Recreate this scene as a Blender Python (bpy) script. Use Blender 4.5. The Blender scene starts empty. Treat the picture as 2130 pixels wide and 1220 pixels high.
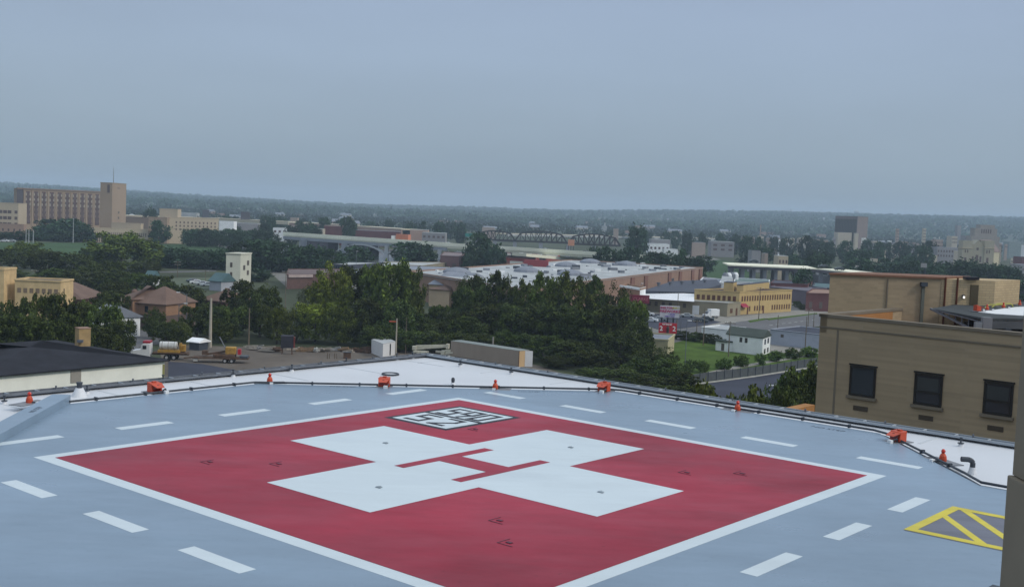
import bpy, math, random
from mathutils import Vector, Matrix
import numpy as np
R_ = math.radians
scene = bpy.context.scene
COL = scene.collection
# ---------------------------------------------------------------- camera
FPX, PITCH, ROLL = 2389.65, 0.068866, 0.04018      # focal length in photo pixels (2130 wide)
EYE = 27.0                                          # metres above the street
camd = bpy.data.cameras.new("camera"); cam = bpy.data.objects.new("camera", camd); COL.objects.link(cam)
scene.camera = cam
camd.sensor_fit = 'HORIZONTAL'; camd.sensor_width = 36.0; camd.lens = 36.0*FPX/2130
camd.clip_start = 0.1; camd.clip_end = 40000
F = Vector((0, math.cos(PITCH), -math.sin(PITCH))); U0 = Vector((0, math.sin(PITCH), math.cos(PITCH))); R0 = Vector((1, 0, 0))
CR = R0*math.cos(ROLL)+U0*math.sin(ROLL); CU = U0*math.cos(ROLL)-R0*math.sin(ROLL)
M = Matrix((CR, CU, -F)).transposed().to_4x4(); M.translation = Vector((0, 0, EYE)); cam.matrix_world = M
# ---------------------------------------------------------------- light
SUN_EL, SUN_AZ = R_(36), (0.95, -0.31)
world = bpy.data.worlds.new("World"); scene.world = world; world.use_nodes = True
wn = world.node_tree.nodes; wl = world.node_tree.links; wn.clear()
wo = wn.new('ShaderNodeOutputWorld'); bg = wn.new('ShaderNodeBackground'); bg.inputs[1].default_value = 0.1
sky = wn.new('ShaderNodeTexSky'); sky.sky_type = 'NISHITA'; sky.sun_disc = False
sky.sun_elevation = SUN_EL; sky.sun_rotation = math.atan2(SUN_AZ[0], SUN_AZ[1])
sky.air_density = 1.2; sky.dust_density = 4.0; sky.altitude = 200
tc = wn.new('ShaderNodeTexCoord'); sep = wn.new('ShaderNodeSeparateXYZ'); wl.new(tc.outputs['Generated'], sep.inputs[0])
ramp = wn.new('ShaderNodeValToRGB'); wl.new(sep.outputs['Z'], ramp.inputs[0])
els = ramp.color_ramp.elements
def K(p, c, k=1.0):
    e = els.new(p); e.color = (c[0]*k, c[1]*k, c[2]*k, 1)
els[0].position = 0.0; els[0].color = (.285, .362, .422, 1)
els[1].position = 1.0; els[1].color = (.92, 1.02, 1.12, 1)
K(.025, (.285, .362, .422)); K(.07, (.318, .404, .492)); K(.13, (.345, .440, .570)); K(.2, (.345, .435, .590)); K(.45, (.60, .69, .82))
sc10 = wn.new('ShaderNodeVectorMath'); sc10.operation = 'SCALE'; sc10.inputs['Scale'].default_value = 10.0
wl.new(ramp.outputs[0], sc10.inputs[0])
wnz = wn.new('ShaderNodeTexNoise'); wnz.inputs['Scale'].default_value = 2.2; wnz.inputs['Detail'].default_value = 4
wmap = wn.new('ShaderNodeMapping'); wmap.inputs['Scale'].default_value = (1, 1, 5); wl.new(tc.outputs['Generated'], wmap.inputs[0]); wl.new(wmap.outputs[0], wnz.inputs[0])
wmr = wn.new('ShaderNodeMapRange'); wmr.inputs['From Min'].default_value = .3; wmr.inputs['From Max'].default_value = .7; wmr.inputs['To Min'].default_value = .95; wmr.inputs['To Max'].default_value = 1.06
wl.new(wnz.outputs[0], wmr.inputs[0]); wsc = wn.new('ShaderNodeVectorMath'); wsc.operation = 'SCALE'; wl.new(sc10.outputs[0], wsc.inputs[0]); wl.new(wmr.outputs[0], wsc.inputs['Scale'])
mx = wn.new('ShaderNodeMixRGB'); mx.inputs[0].default_value = 0.93; wl.new(sky.outputs[0], mx.inputs[1]); wl.new(wsc.outputs[0], mx.inputs[2])
wl.new(mx.outputs[0], bg.inputs[0]); wl.new(bg.outputs[0], wo.inputs[0])
sd = bpy.data.lights.new("sun", 'SUN'); sd.energy = 1.6; sd.angle = R_(11); sd.color = (1, .93, .82)
so = bpy.data.objects.new("sun", sd); COL.objects.link(so)
sv = Vector((SUN_AZ[0]*math.cos(SUN_EL), SUN_AZ[1]*math.cos(SUN_EL), math.sin(SUN_EL)))
so.rotation_euler = sv.to_track_quat('Z', 'Y').to_euler(); so.location = (0, 0, 200)
vs = scene.view_settings; vs.view_transform = 'Standard'; vs.look = 'None'; vs.gamma = 1; vs.use_curve_mapping = False; vs.exposure = 0.0
scene.cycles.use_denoising = True
scene.cycles.max_bounces = 5; scene.cycles.diffuse_bounces = 3; scene.cycles.volume_bounces = 1
scene.cycles.transparent_max_bounces = 4
# ---------------------------------------------------------------- pixel -> place helpers (photo pixels)
def ray(px, py):
    return F + CR*((px-1065)/FPX) + CU*((610-py)/FPX)
def G(px, py, z=0.0):                 # where the sight line meets the level plane z
    d = ray(px, py); t = (z-EYE)/d.z
    return Vector((d.x*t, d.y*t, z))
def D(px, py, Y):                     # the point on the sight line at distance Y
    d = ray(px, py); t = Y/d.y
    return Vector((d.x*t, Y, EYE+d.z*t))
rnd = random.Random(7)
# ---------------------------------------------------------------- materials
MATS = {}
def mat(name, rgb, rough=.85, var=.12, scale=.6, spec=.3, metal=0., detail=5, stretch=None, world=False, bump=0., bscale=8.):
    if name in MATS: return MATS[name]
    m = bpy.data.materials.new(name); m.use_nodes = True; n = m.node_tree.nodes; l = m.node_tree.links
    b = n['Principled BSDF']; b.inputs['Roughness'].default_value = rough; b.inputs['Metallic'].default_value = metal
    b.inputs['Specular IOR Level'].default_value = spec
    if world:
        g = n.new('ShaderNodeNewGeometry'); src = g.outputs['Position']
    else:
        t = n.new('ShaderNodeTexCoord'); src = t.outputs['Object']
    if stretch:
        mp = n.new('ShaderNodeMapping'); mp.inputs['Scale'].default_value = stretch; l.new(src, mp.inputs[0]); src = mp.outputs[0]
    nz = n.new('ShaderNodeTexNoise'); nz.inputs['Scale'].default_value = scale; nz.inputs['Detail'].default_value = detail
    nz.inputs['Roughness'].default_value = .62; l.new(src, nz.inputs['Vector'])
    mr = n.new('ShaderNodeMapRange'); mr.inputs['From Min'].default_value = .3; mr.inputs['From Max'].default_value = .7
    mr.inputs['To Min'].default_value = 1-var; mr.inputs['To Max'].default_value = 1+var; l.new(nz.outputs[0], mr.inputs[0])
    vm = n.new('ShaderNodeVectorMath'); vm.operation = 'SCALE'; vm.inputs[0].default_value = rgb; l.new(mr.outputs[0], vm.inputs['Scale'])
    l.new(vm.outputs[0], b.inputs['Base Color'])
    if bump:
        bn = n.new('ShaderNodeTexNoise'); bn.inputs['Scale'].default_value = bscale; l.new(src, bn.inputs['Vector'])
        bp = n.new('ShaderNodeBump'); bp.inputs['Strength'].default_value = bump; l.new(bn.outputs[0], bp.inputs['Height']); l.new(bp.outputs[0], b.inputs['Normal'])
    MATS[name] = m; m.use_backface_culling = False
    return m
def brick_mat(name, c1, c2, mortar, scale=1.0, bw=.4, bh=.13, var=.18):
    if name in MATS: return MATS[name]
    m = bpy.data.materials.new(name); m.use_nodes = True; n = m.node_tree.nodes; l = m.node_tree.links
    b = n['Principled BSDF']; b.inputs['Roughness'].default_value = .9; b.inputs['Specular IOR Level'].default_value = .15
    g = n.new('ShaderNodeNewGeometry'); sp = n.new('ShaderNodeSeparateXYZ'); l.new(g.outputs['Position'], sp.inputs[0])
    ad = n.new('ShaderNodeMath'); ad.operation = 'ADD'; l.new(sp.outputs['X'], ad.inputs[0]); l.new(sp.outputs['Y'], ad.inputs[1])
    cb = n.new('ShaderNodeCombineXYZ'); l.new(ad.outputs[0], cb.inputs['X']); l.new(sp.outputs['Z'], cb.inputs['Y'])
    br = n.new('ShaderNodeTexBrick'); br.inputs['Scale'].default_value = scale; br.inputs['Brick Width'].default_value = bw; br.inputs['Row Height'].default_value = bh
    br.inputs['Mortar Size'].default_value = .008; br.inputs['Color1'].default_value = (*c1, 1); br.inputs['Color2'].default_value = (*c2, 1); br.inputs['Mortar'].default_value = (*mortar, 1)
    l.new(cb.outputs[0], br.inputs['Vector'])
    nz = n.new('ShaderNodeTexNoise'); nz.inputs['Scale'].default_value = .35; nz.inputs['Detail'].default_value = 7; nz.inputs['Roughness'].default_value = .65; l.new(g.outputs['Position'], nz.inputs['Vector'])
    mr = n.new('ShaderNodeMapRange'); mr.inputs['From Min'].default_value = .3; mr.inputs['From Max'].default_value = .7; mr.inputs['To Min'].default_value = 1-var; mr.inputs['To Max'].default_value = 1+var
    l.new(nz.outputs[0], mr.inputs[0]); vm = n.new('ShaderNodeVectorMath'); vm.operation = 'SCALE'; l.new(br.outputs['Color'], vm.inputs[0]); l.new(mr.outputs[0], vm.inputs['Scale'])
    l.new(vm.outputs[0], b.inputs['Base Color']); MATS[name] = m
    return m
def paint_mat(name, rgb, streak=.06, patch=.08, rough=.32, dark=None):
    """painted helipad coating: broad patches, brush-wise streaks, faint wheel smears and a low gloss that varies"""
    m = bpy.data.materials.new(name); m.use_nodes = True; n = m.node_tree.nodes; l = m.node_tree.links
    b = n['Principled BSDF']; b.inputs['Specular IOR Level'].default_value = .45
    g = n.new('ShaderNodeNewGeometry')
    def noise(sc, stretch, det, rot=0):
        mp = n.new('ShaderNodeMapping'); mp.inputs['Scale'].default_value = stretch; mp.inputs['Rotation'].default_value = (0, 0, rot); l.new(g.outputs['Position'], mp.inputs[0])
        z = n.new('ShaderNodeTexNoise'); z.inputs['Scale'].default_value = sc; z.inputs['Detail'].default_value = det; z.inputs['Roughness'].default_value = .6; l.new(mp.outputs[0], z.inputs['Vector'])
        return z.outputs[0]
    def rng(s, lo, hi, a=.3, c=.7):
        r = n.new('ShaderNodeMapRange'); r.inputs['From Min'].default_value = a; r.inputs['From Max'].default_value = c; r.inputs['To Min'].default_value = lo; r.inputs['To Max'].default_value = hi
        l.new(s, r.inputs[0]); return r.outputs[0]
    def mul(a, c):
        k = n.new('ShaderNodeMath'); k.operation = 'MULTIPLY'; l.new(a, k.inputs[0]); l.new(c, k.inputs[1]); return k.outputs[0]
    a = mul(rng(noise(.22, (1, 1, 1), 6), 1-patch, 1+patch), mul(rng(noise(.11, (1, 1, 1), 3, .6), 1-patch*.9, 1+patch*.6), rng(noise(9., (1, 1, 1), 8, .2), 1.0, 1-patch*1.6, .60, .74)))
    c = rng(noise(.9, (1, 5, 1), 5, .85), 1-streak, 1+streak)
    d = rng(noise(.35, (.8, 1.6, 1), 7, .35), 1.0, 1-streak*2.8, .52, .72)
    k = mul(mul(a, c), d)
    vm = n.new('ShaderNodeVectorMath'); vm.operation = 'SCALE'; vm.inputs[0].default_value = rgb; l.new(k, vm.inputs['Scale']); l.new(vm.outputs[0], b.inputs['Base Color'])
    l.new(rng(noise(.5, (1, 2, 1), 5, .9), rough-.07, rough+.1), b.inputs['Roughness'])
    bp = n.new('ShaderNodeBump'); bp.inputs['Strength'].default_value = .02; l.new(noise(3.0, (1, 1, 1), 3), bp.inputs['Height']); l.new(bp.outputs[0], b.inputs['Normal'])
    MATS[name] = m
    return m
# ---------------------------------------------------------------- mesh builder
class MB:
    def __init__(s): s.v = []; s.f = []
    def add(s, vs_, fs):
        o = len(s.v); s.v += [Vector(p) for p in vs_]; s.f += [[i+o for i in f] for f in fs]; return s
    def poly(s, pts): return s.add(pts, [list(range(len(pts)))])
    def prism(s, pts, z0, z1):
        n = len(pts); a = sum(pts[i][0]*pts[(i+1) % n][1]-pts[(i+1) % n][0]*pts[i][1] for i in range(n))
        if a < 0: pts = pts[::-1]
        v = [(p[0], p[1], z0) for p in pts]+[(p[0], p[1], z1) for p in pts]
        return s.add(v, [list(range(n))[::-1], list(range(n, 2*n))]+[[i, (i+1) % n, n+(i+1) % n, n+i] for i in range(n)])
    def box(s, c, sz, yaw=0.):
        cx, cy, cz = c; hx, hy, hz = sz[0]/2, sz[1]/2, sz[2]/2; ca, sa = math.cos(yaw), math.sin(yaw)
        v = [(cx+x*ca-y*sa, cy+x*sa+y*ca, cz+z) for z in (-hz, hz) for x, y in ((-hx, -hy), (hx, -hy), (hx, hy), (-hx, hy))]
        return s.add(v, [[3, 2, 1, 0], [4, 5, 6, 7], [0, 1, 5, 4], [1, 2, 6, 5], [2, 3, 7, 6], [3, 0, 4, 7]])
    def tube(s, p0, p1, r0, r1=None, n=8):
        p0, p1 = Vector(p0), Vector(p1); r1 = r0 if r1 is None else r1; d = (p1-p0).normalized()
        a = d.orthogonal().normalized(); b = d.cross(a)
        v = [p+(a*math.cos(t)+b*math.sin(t))*r for p, r in ((p0, r0), (p1, r1)) for t in [2*math.pi*i/n for i in range(n)]]
        return s.add(v, [[i, (i+1) % n, n+(i+1) % n, n+i] for i in range(n)]+[list(range(n))[::-1], list(range(n, 2*n))])
    def path(s, pts, r, n=6):
        for a, b in zip(pts, pts[1:]): s.tube(a, b, r, r, n)
        return s
    def beam(s, p0, p1, w, h):        # rectangular bar, width level, height upright-ish
        p0, p1 = Vector(p0), Vector(p1); d = (p1-p0).normalized(); up = Vector((0, 0, 1))
        if abs(d.z) > .98: up = Vector((0, 1, 0))
        a = d.cross(up).normalized()*w/2; b = a.cross(d).normalized()*h/2
        v = [p+q for p in (p0, p1) for q in (-a-b, a-b, a+b, -a+b)]
        return s.add(v, [[3, 2, 1, 0], [4, 5, 6, 7], [0, 1, 5, 4], [1, 2, 6, 5], [2, 3, 7, 6], [3, 0, 4, 7]])
    def lathe(s, c, prof, n=14):      # prof: list of (r, z)
        c = Vector(c); v = []; f = []
        for r, z in prof: v += [c+Vector((r*math.cos(2*math.pi*i/n), r*math.sin(2*math.pi*i/n), z)) for i in range(n)]
        for k in range(len(prof)-1): f += [[k*n+i, k*n+(i+1) % n, (k+1)*n+(i+1) % n, (k+1)*n+i] for i in range(n)]
        f += [list(range(n))[::-1], list(range((len(prof)-1)*n, len(prof)*n))]
        return s.add(v, f)
    def mesh(s, name, m, off=Vector((0, 0, 0))):
        me = bpy.data.meshes.new(name); me.from_pydata([tuple(p-off) for p in s.v], [], s.f); me.materials.append(m); me.update(); return me
    def build(s, name, m, parent=None, bevel=0., smooth=False):
        off = wloc(parent) if parent is not None else Vector((0, 0, 0))
        me = s.mesh(name, m, off); o = bpy.data.objects.new(name, me); COL.objects.link(o)
        if parent is not None: o.parent = parent
        if bevel:
            bv = o.modifiers.new('bevel', 'BEVEL'); bv.width = bevel; bv.segments = 2; bv.limit_method = 'ANGLE'
        if smooth:
            for p in me.polygons: p.use_smooth = True
        return o
def wloc(o):
    v = Vector((0, 0, 0))
    while o is not None: v = v+o.location; o = o.parent
    return v
def tag(o, label=None, cat=None, group=None, kind=None):
    if label: o['label'] = label
    if cat: o['category'] = cat
    if group: o['group'] = group
    if kind: o['kind'] = kind
    return o
def thing(name, label, cat, loc=(0, 0, 0), rz=0., group=None):
    o = bpy.data.objects.new(name, None); COL.objects.link(o); o.location = loc; o.rotation_euler = (0, 0, rz); o.empty_display_size = .3
    return tag(o, label, cat, group)
def copy_tree(o, parent=None):
    c = o.copy(); COL.objects.link(c)
    if parent is not None: c.parent = parent
    for ch in list(o.children): copy_tree(ch, c)
    return c
def place(o, loc, rz=0., label=None, scale=None, group=None):
    o.location = loc; o.rotation_euler = (0, 0, rz)
    if scale: o.scale = (scale,)*3 if not hasattr(scale, '__len__') else scale
    if label: o['label'] = label
    if group: o['group'] = group
    return o
def text(s, size, org, right, up, m, name, parent, extrude=0., align='CENTER', bold=0.):
    c = bpy.data.curves.new('lettering', 'FONT'); c.body = s; c.size = size; c.align_x = align; c.align_y = 'CENTER'; c.extrude = extrude; c.offset = bold
    t = bpy.data.objects.new('lettering', c); COL.objects.link(t); bpy.context.view_layer.update()
    me = bpy.data.meshes.new_from_object(t.evaluated_get(bpy.context.evaluated_depsgraph_get())); bpy.data.objects.remove(t)
    right = Vector(right).normalized(); up = Vector(up).normalized(); nn = right.cross(up); org = Vector(org)-(wloc(parent) if parent is not None else Vector())
    for v in me.vertices: v.co = org+right*v.co.x+up*v.co.y+nn*v.co.z
    me.materials.clear(); me.materials.append(m); me.name = name
    o = bpy.data.objects.new(name, me); COL.objects.link(o)
    if parent is not None: o.parent = parent
    return o
ORD = ['first', 'second', 'third', 'fourth', 'fifth', 'sixth', 'seventh', 'eighth', 'ninth', 'tenth', 'eleventh', 'twelfth', 'thirteenth', 'fourteenth', 'fifteenth', 'sixteenth', 'seventeenth', 'eighteenth', 'nineteenth', 'twentieth']
def ordw(i):
    if i < 20: return ORD[i]
    t = {2: 'twenty', 3: 'thirty', 4: 'forty', 5: 'fifty', 6: 'sixty', 7: 'seventy', 8: 'eighty', 9: 'ninety'}
    a, b = divmod(i+1, 10)
    return (t[a]+'-'+ORD[b-1]) if b else t[a].replace('ty', 'tieth')
# ================================================================= HELIPAD
S = 12.719; ZP = EYE-5.3382; YA = .868632
TX, TY = -.111753*S, 2.584335*S
AU = Vector((-math.cos(YA), -math.sin(YA), 0)); AV = Vector((math.sin(YA), -math.cos(YA), 0))
def P(u, v, z=0.): return Vector((TX, TY, ZP+z))+AU*u+AV*v       # pad coordinates: u to the left corner, v to the right corner
m_deck = paint_mat('deck_paint', (.195, .272, .358), .04, .115)
m_white = paint_mat('white_paint', (.56, .64, .68), .03, .03, .36)
m_red = paint_mat('red_paint', (.285, .022, .045), .08, .20, .5); m_red.node_tree.nodes['Principled BSDF'].inputs['Specular IOR Level'].default_value = .22
m_yellow = paint_mat('yellow_paint', (.62, .52, .03), .10, .10, .42)
m_dgrey = paint_mat('walkway_paint', (.13, .135, .17), .15, .15, .42)
m_black = mat('black_paint', (.012, .013, .02), .5, .1)
m_roof = mat('roof_membrane', (.60, .62, .65), .38, .045, .5, spec=.4, detail=8, world=True)
m_conc = mat('fascia_grey', (.33, .37, .41), .6, .1)
m_steel = mat('galvanised', (.15, .165, .19), .5, .2, 3., metal=.3)
m_dark = mat('dark_metal', (.05, .06, .075), .5, .2, 3.)
m_orange = mat('orange_enamel', (.50, .075, .035), .45, .1, 4.)
m_plate = mat('plate_grey', (.20, .21, .23), .5, .15, 3.)
m_whitebox = mat('white_box', (.72, .74, .75), .5, .05)
m_tan_wall = brick_mat('tan_brick_own', (.27, .21, .14), (.22, .17, .11), (.25, .20, .15))
# roof height is 0.16 m below the deck; its edge runs parallel to the pad
ZR = ZP-.16
def uvz(px, py, z):
    q = G(px, py, z)-Vector((TX, TY, z)); return q.dot(AU), q.dot(AV)
VE = sum(uvz(x, y, ZR)[1] for x, y in ((0, 838), (350, 790), (850, 741)))/3
UE = sum(uvz(x, y, ZR)[0] for x, y in ((1350, 815), (1700, 867), (2110, 930)))/3
UCR, _v = uvz(852, 741, ZR)
bld = thing('hospital_wing', 'building under the helipad with a white membrane roof around the blue deck', 'building', P(4, 6, -ZP))
e0 = .0
MB().prism([P(UE, VE), P(26, VE), P(26, 30), P(UE, 30)], ZR-.12, ZR).build('roof', m_roof, bld)
MB().prism([P(UE+.08, VE+.08), P(25.9, VE+.08), P(25.9, 29.9), P(UE+.08, 29.9)], 0, ZR-.13).build('wall', m_tan_wall, bld)
fa = MB()
for a, b in (((UE-.05, VE-.05), (26, VE-.05)), ((UE-.05, VE-.05), (UE-.05, 30))):
    fa.beam(P(*a, -.30), P(*b, -.30), .09, .34)
fa.build('fascia', m_conc, bld)
# membrane seams: thin raised welds
m_seam = mat('membrane_seam', (.50, .53, .56), .5, .05)
for k in range(9): MB().beam(P(UE+.1, VE+1.1+3.05*k, -.157), P(-5.2, VE+1.1+3.05*k, -.157), .09, .006).build('weld_seam', m_seam, bld)
for k in range(7): MB().beam(P(UE+1.4+3.05*k, VE+.1, -.157), P(UE+1.4+3.05*k, -5.7, -.157), .09, .006).build('weld_seam', m_seam, bld)
pad = thing('helipad', 'blue grey helipad deck with red square, white cross and red letter H', 'helipad', P(6.3, 6.3, -.16))
OCT = [(9.1, -5.3), (3.1, -5.3), (-4.92, 2.1), (-4.92, 10.5), (-1.5, 13.72), (-.72, 14.45), (-.7, 24), (20, 24), (20, 2.0+3.8)]
dk = MB().prism([P(*q) for q in OCT], ZP-.22, ZP); dk.build('deck', m_deck, pad)
def sheet(name, uvs, m, z, label=None):
    o = MB().prism([P(*q) for q in uvs], ZP+z-.0025, ZP+z).build(name, m, pad)
    if label: o['label'] = label
    return o
def rect(u0, u1, v0, v1): return [(u0, v0), (u1, v0), (u1, v1), (u0, v1)]
LW = .305
sheet('perimeter_line', rect(0, S, 0, S), m_white, .003)
sheet('red_field', rect(LW, S-LW, LW, S-LW), m_red, .0075)
cu, cv, al, aw = .48616*S, .488539*S, .338929*S, .114347*S
sheet('cross', [(cu+aw, cv-al), (cu+aw, cv-aw), (cu+al, cv-aw), (cu+al, cv+aw), (cu+aw, cv+aw), (cu+aw, cv+al), (cu-aw, cv+al), (cu-aw, cv+aw), (cu-al, cv+aw), (cu-al, cv-aw), (cu-aw, cv-aw), (cu-aw, cv-al)], m_white, .012)
hl, hs, hw = .111228*S, .0747*S, .0216*S
cb_ = .35
sheet('letter_h', [(cu+hl, cv-hs), (cu+hl, cv-hs+hw), (cu+cb_, cv-hs+hw), (cu+cb_, cv+hs-hw), (cu+hl, cv+hs-hw), (cu+hl, cv+hs), (cu-hl, cv+hs), (cu-hl, cv+hs-hw), (cu-cb_, cv+hs-hw), (cu-cb_, cv-hs+hw), (cu-hl, cv-hs+hw), (cu-hl, cv-hs)], m_red, .0165)
def dash(u0, u1, v0, v1): sheet('dash', rect(u0, u1, v0, v1), m_white, .003)
w2 = .15
for a, b in ((12.7, 11.25), (9.85, 8.45), (7.0, 5.55), (4.1, 2.75), (1.22, -.22)): dash(b, a, -1.63-w2, -1.63+w2)
for a, b in ((-.2, 1.22), (2.68, 4.1), (5.55, 6.98), (8.42, 9.85), (11.45, 12.92)): dash(-1.44-w2, -1.44+w2, a, b)
for a, b in ((1.62, 3.15), (4.55, 6.08), (7.35, 8.9), (10.2, 11.7)): dash(14.03-w2, 14.03+w2, a, b)
for a, b in ((1.45, 2.9), (4.3, 5.68), (7.05, 8.58), (9.9, 11.35)): dash(a, b, 14.07-w2, 14.07+w2)
# size and weight box: 52 over 590
bu0, bu1, bv0, bv1, bd = 1.2, 3.78, 1.18, 3.1, 2.5
sheet('marking_box_border', rect(bu0-.14, bu1+.14, bv0-.14, bv1+.14), m_black, .0105)
sheet('marking_box', rect(bu0+.01, bu1-.01, bv0+.01, bv1-.01), m_white, .0135)
sheet('marking_box_divider', rect(bd-.075, bd+.075, bv0, bv1), m_black, .0165)
SEG = {'5': [(1, 1), (0, 1), (0, .55), (1, .55), (1, 0), (0, 0)], '2': [(0, 1), (1, 1), (1, .6), (0, .0), (1, 0)], '9': [(1, .45), (0, .45), (0, 1), (1, 1), (1, .45), (.55, 0)], '0': [(0, 0), (0, 1), (1, 1), (1, 0), (0, 0)]}
def digit(ch, u1, v0, w, h):           # u1 = foot of the digit, letters stand towards -u
    g = MB(); t = .135
    pts = [(u1-y*h, v0+x*w) for x, y in SEG[ch]]
    for i, (a, b) in enumerate(zip(pts, pts[1:])):
        A, B = P(*a, .0155+.0006*i), P(*b, .0155+.0006*i); d = (B-A).normalized()*t/2; g.beam(A-d, B+d, t, .0006)
    g.build('numeral', m_black, pad)
digit('5', 3.55, 1.48, .44, .82); digit('2', 3.55, 2.30, .44, .82)
for ch, v in (('5', 1.42), ('9', 1.97), ('0', 2.52)): digit(ch, 2.32, v, .34, .86)
# tie-down points: small recessed pockets with an L shaped weld mark
m_tie = mat('tie_down_dark', (.10, .03, .05), .6, .2); m_tiew = mat('tie_down_grey', (.25, .30, .34), .6, .2)
for px, py, onw in ((440, 961, 0), (583, 965, 0), (805, 922, 1), (1190, 931, 1), (792, 1014, 1), (1253, 1024, 1), (1432, 983, 0), (1547, 985, 0), (1043, 1083, 0), (1063, 1129, 0), (992, 893, 0)):
    u, v = uvz(px, py, ZP); g = MB(); r = .07 if onw else .16
    zz = .0195 if onw else .0115
    g.beam(P(u-r, v-r, zz), P(u+r, v-r, zz), .02, .004).beam(P(u+r, v-r, zz+.001), P(u+r, v+r, zz+.001), .02, .004)
    g.box(P(u+.02, v-.02, zz+.004), (.07, .11, .008), YA)
    g.build('tie_down', m_tiew if onw else m_tie, pad)
# yellow hatched walkway
yw = [uvz(*q, ZP) for q in ((1883, 1101), (1985, 1053), (2095, 1075), (2090, 1148))]
sheet('walkway_field', rect(1.6, 4.15, 14.75, 22), m_dgrey, .003)
yo = rect(1.6, 4.15, 14.75, 22)
for k, q in enumerate((rect(1.63, 1.83, 14.72, 22), rect(3.9, 4.1, 14.72, 22), rect(1.83, 3.9, 14.72, 14.9))): sheet('walkway_border', q, m_yellow, .0075)
sheet('walkway_stripe', [(2.62, 14.86), (2.38, 14.86), (3.95, 16.17-.02), (3.95, 15.97-.02)], m_yellow, .0055)
for k in range(6):
    v0 = 14.9+.8*k; sheet('walkway_stripe', [(1.8, v0+.02), (1.8, v0+.22), (3.95, v0+2.0), (3.95, v0+1.8)], m_yellow, .0065)
# drain slot cover at the bottom right
MB().box(P(6.75, 17.35, .012), (1.0, .8, .024), YA).build('hatch_cover', m_dark, pad)
# raised beam at the left, with its stencilled warning
def Q(px, py, z): return G(px, py, ZP+z)
bt = [Q(0, 902, .2), Q(135, 828, .2), Q(147, 820, .2), Q(109, 819, .2), Q(0, 875.6, .2)]
dirb = (bt[0]-bt[1]).normalized()
bt[0] = bt[0]+dirb*5; bt[4] = bt[4]+dirb*5
rb = thing('raised_curb', 'raised blue grey curb beam at the left edge of the deck, stencilled NO STEP', 'curb', (bt[1].x, bt[1].y, ZP))
MB().prism(bt, ZR-.02, ZP+.2).build('beam', m_deck, rb, bevel=.01)
m_sten = mat('stencil_paint', (.05, .07, .10), .6, .3, 9.)
tx = Q(75, 851, .2035); text('NO STEP', .19, tx, -dirb, Vector((0, 0, 1)).cross(-dirb), m_sten, 'stencil', rb)
def stencil(px, py, du, dv, sz=.2):
    o = Q(px, py, .0035); r = (AU*du+AV*dv).normalized(); text('NO STEP', sz, o, r, Vector((0, 0, 1)).cross(r), m_sten, 'stencil', pad)
stencil(714, 803.5, -8.02, 7.4); stencil(1100, 814, -8.02, 7.4, .17); stencil(1722, 891, 0, 1, .24); stencil(1962, 962, 3.42, 3.22)
# conduit run along the deck edge
cp = [Vector(P(*q, .045)) for q in ((9.0, -5.37), (3.15, -5.37), (2.4, -4.72), (-4.9, 1.9), (-5.03, 2.2), (-5.03, 10.3), (-4.8, 10.75), (-1.55, 13.85), (-.85, 14.45), (-.8, 18))]
cdt = thing('deck_conduit', 'dark conduit pipe clipped along the outer edge of the helipad deck', 'conduit', cp[0])
MB().path(cp, .03, 8).build('pipe', m_dark, cdt)
MB().path([p+Vector((0, 0, -.09)) for p in cp], .028, 6).build('pipe', m_steel, cdt)
for a, b in zip(cp, cp[1:]):
    L = (b-a).length; n = int(L/1.35)
    for k in range(n):
        q = a+(b-a)*((k+.5)/n); yw_ = math.atan2((b-a).y, (b-a).x)
        MB().box(q+Vector((0, 0, .0)), (.05, .12, .09), yw_).build('clamp', m_dark, cdt)
# ---- orange lights
def aim(u, v):                      # heading from a light to the pad centre
    d = P(6.3, 6.3)-P(u, v); return math.atan2(d.y, d.x)
fl = thing('floodlight', 'x', 'floodlight', (0, 0, 0), 0, 'orange floodlights around the helipad')
MB().box((0, 0, .012), (.72, .5, .024)).build('mounting_plate', m_plate, fl)
g = MB(); g.add([(-.15, -.18, .03), (.13, -.18, .03), (.13, .18, .03), (-.15, .18, .03), (-.15, -.18, .33), (.10, -.18, .30), (.10, .18, .30), (-.15, .18, .33)], [[3, 2, 1, 0], [4, 5, 6, 7], [0, 1, 5, 4], [1, 2, 6, 5], [2, 3, 7, 6], [3, 0, 4, 7]])
hb = g.build('housing', m_orange, fl, bevel=.015)
MB().box((.14, 0, .15), (.01, .27, .15)).build('lens', mat('lens_red', (.25, .02, .012), .2, .1, spec=.6), hb)
MB().add([(.04, -.2, .305), (.33, -.13, .20), (.33, .13, .20), (.04, .2, .305), (.04, -.2, .29), (.33, -.13, .188), (.33, .13, .188), (.04, .2, .29)], [[0, 1, 2, 3], [7, 6, 5, 4], [0, 4, 5, 1], [1, 5, 6, 2], [2, 6, 7, 3], [3, 7, 4, 0]]).build('visor', m_orange, fl)
MB().box((.16, 0, .223+.03), (.05, .06, .02)).build('visor_slot', m_dark, fl)
MB().box((-.06, 0, .335), (.09, .12, .03)).build('knob', m_orange, fl)
MB().box((.43, .12, .06), (.10, .12, .10)).build('junction_box', m_whitebox, fl)
MB().path([(.16, .12, .05), (.26, .2, .14), (.36, .16, .1), (.4, .12, .08)], .022).build('cable', m_dark, fl)
FLB = [((322, 815), 'orange floodlight nearest the raised curb, in front of the cream building wall'), ((799, 803), 'orange floodlight in front of the black ring on the white roof'), ((1256, 813), 'orange floodlight where the deck edge turns toward the brick building'), ((1867, 917), 'orange floodlight seen side on below the middle brick building window')]
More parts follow.
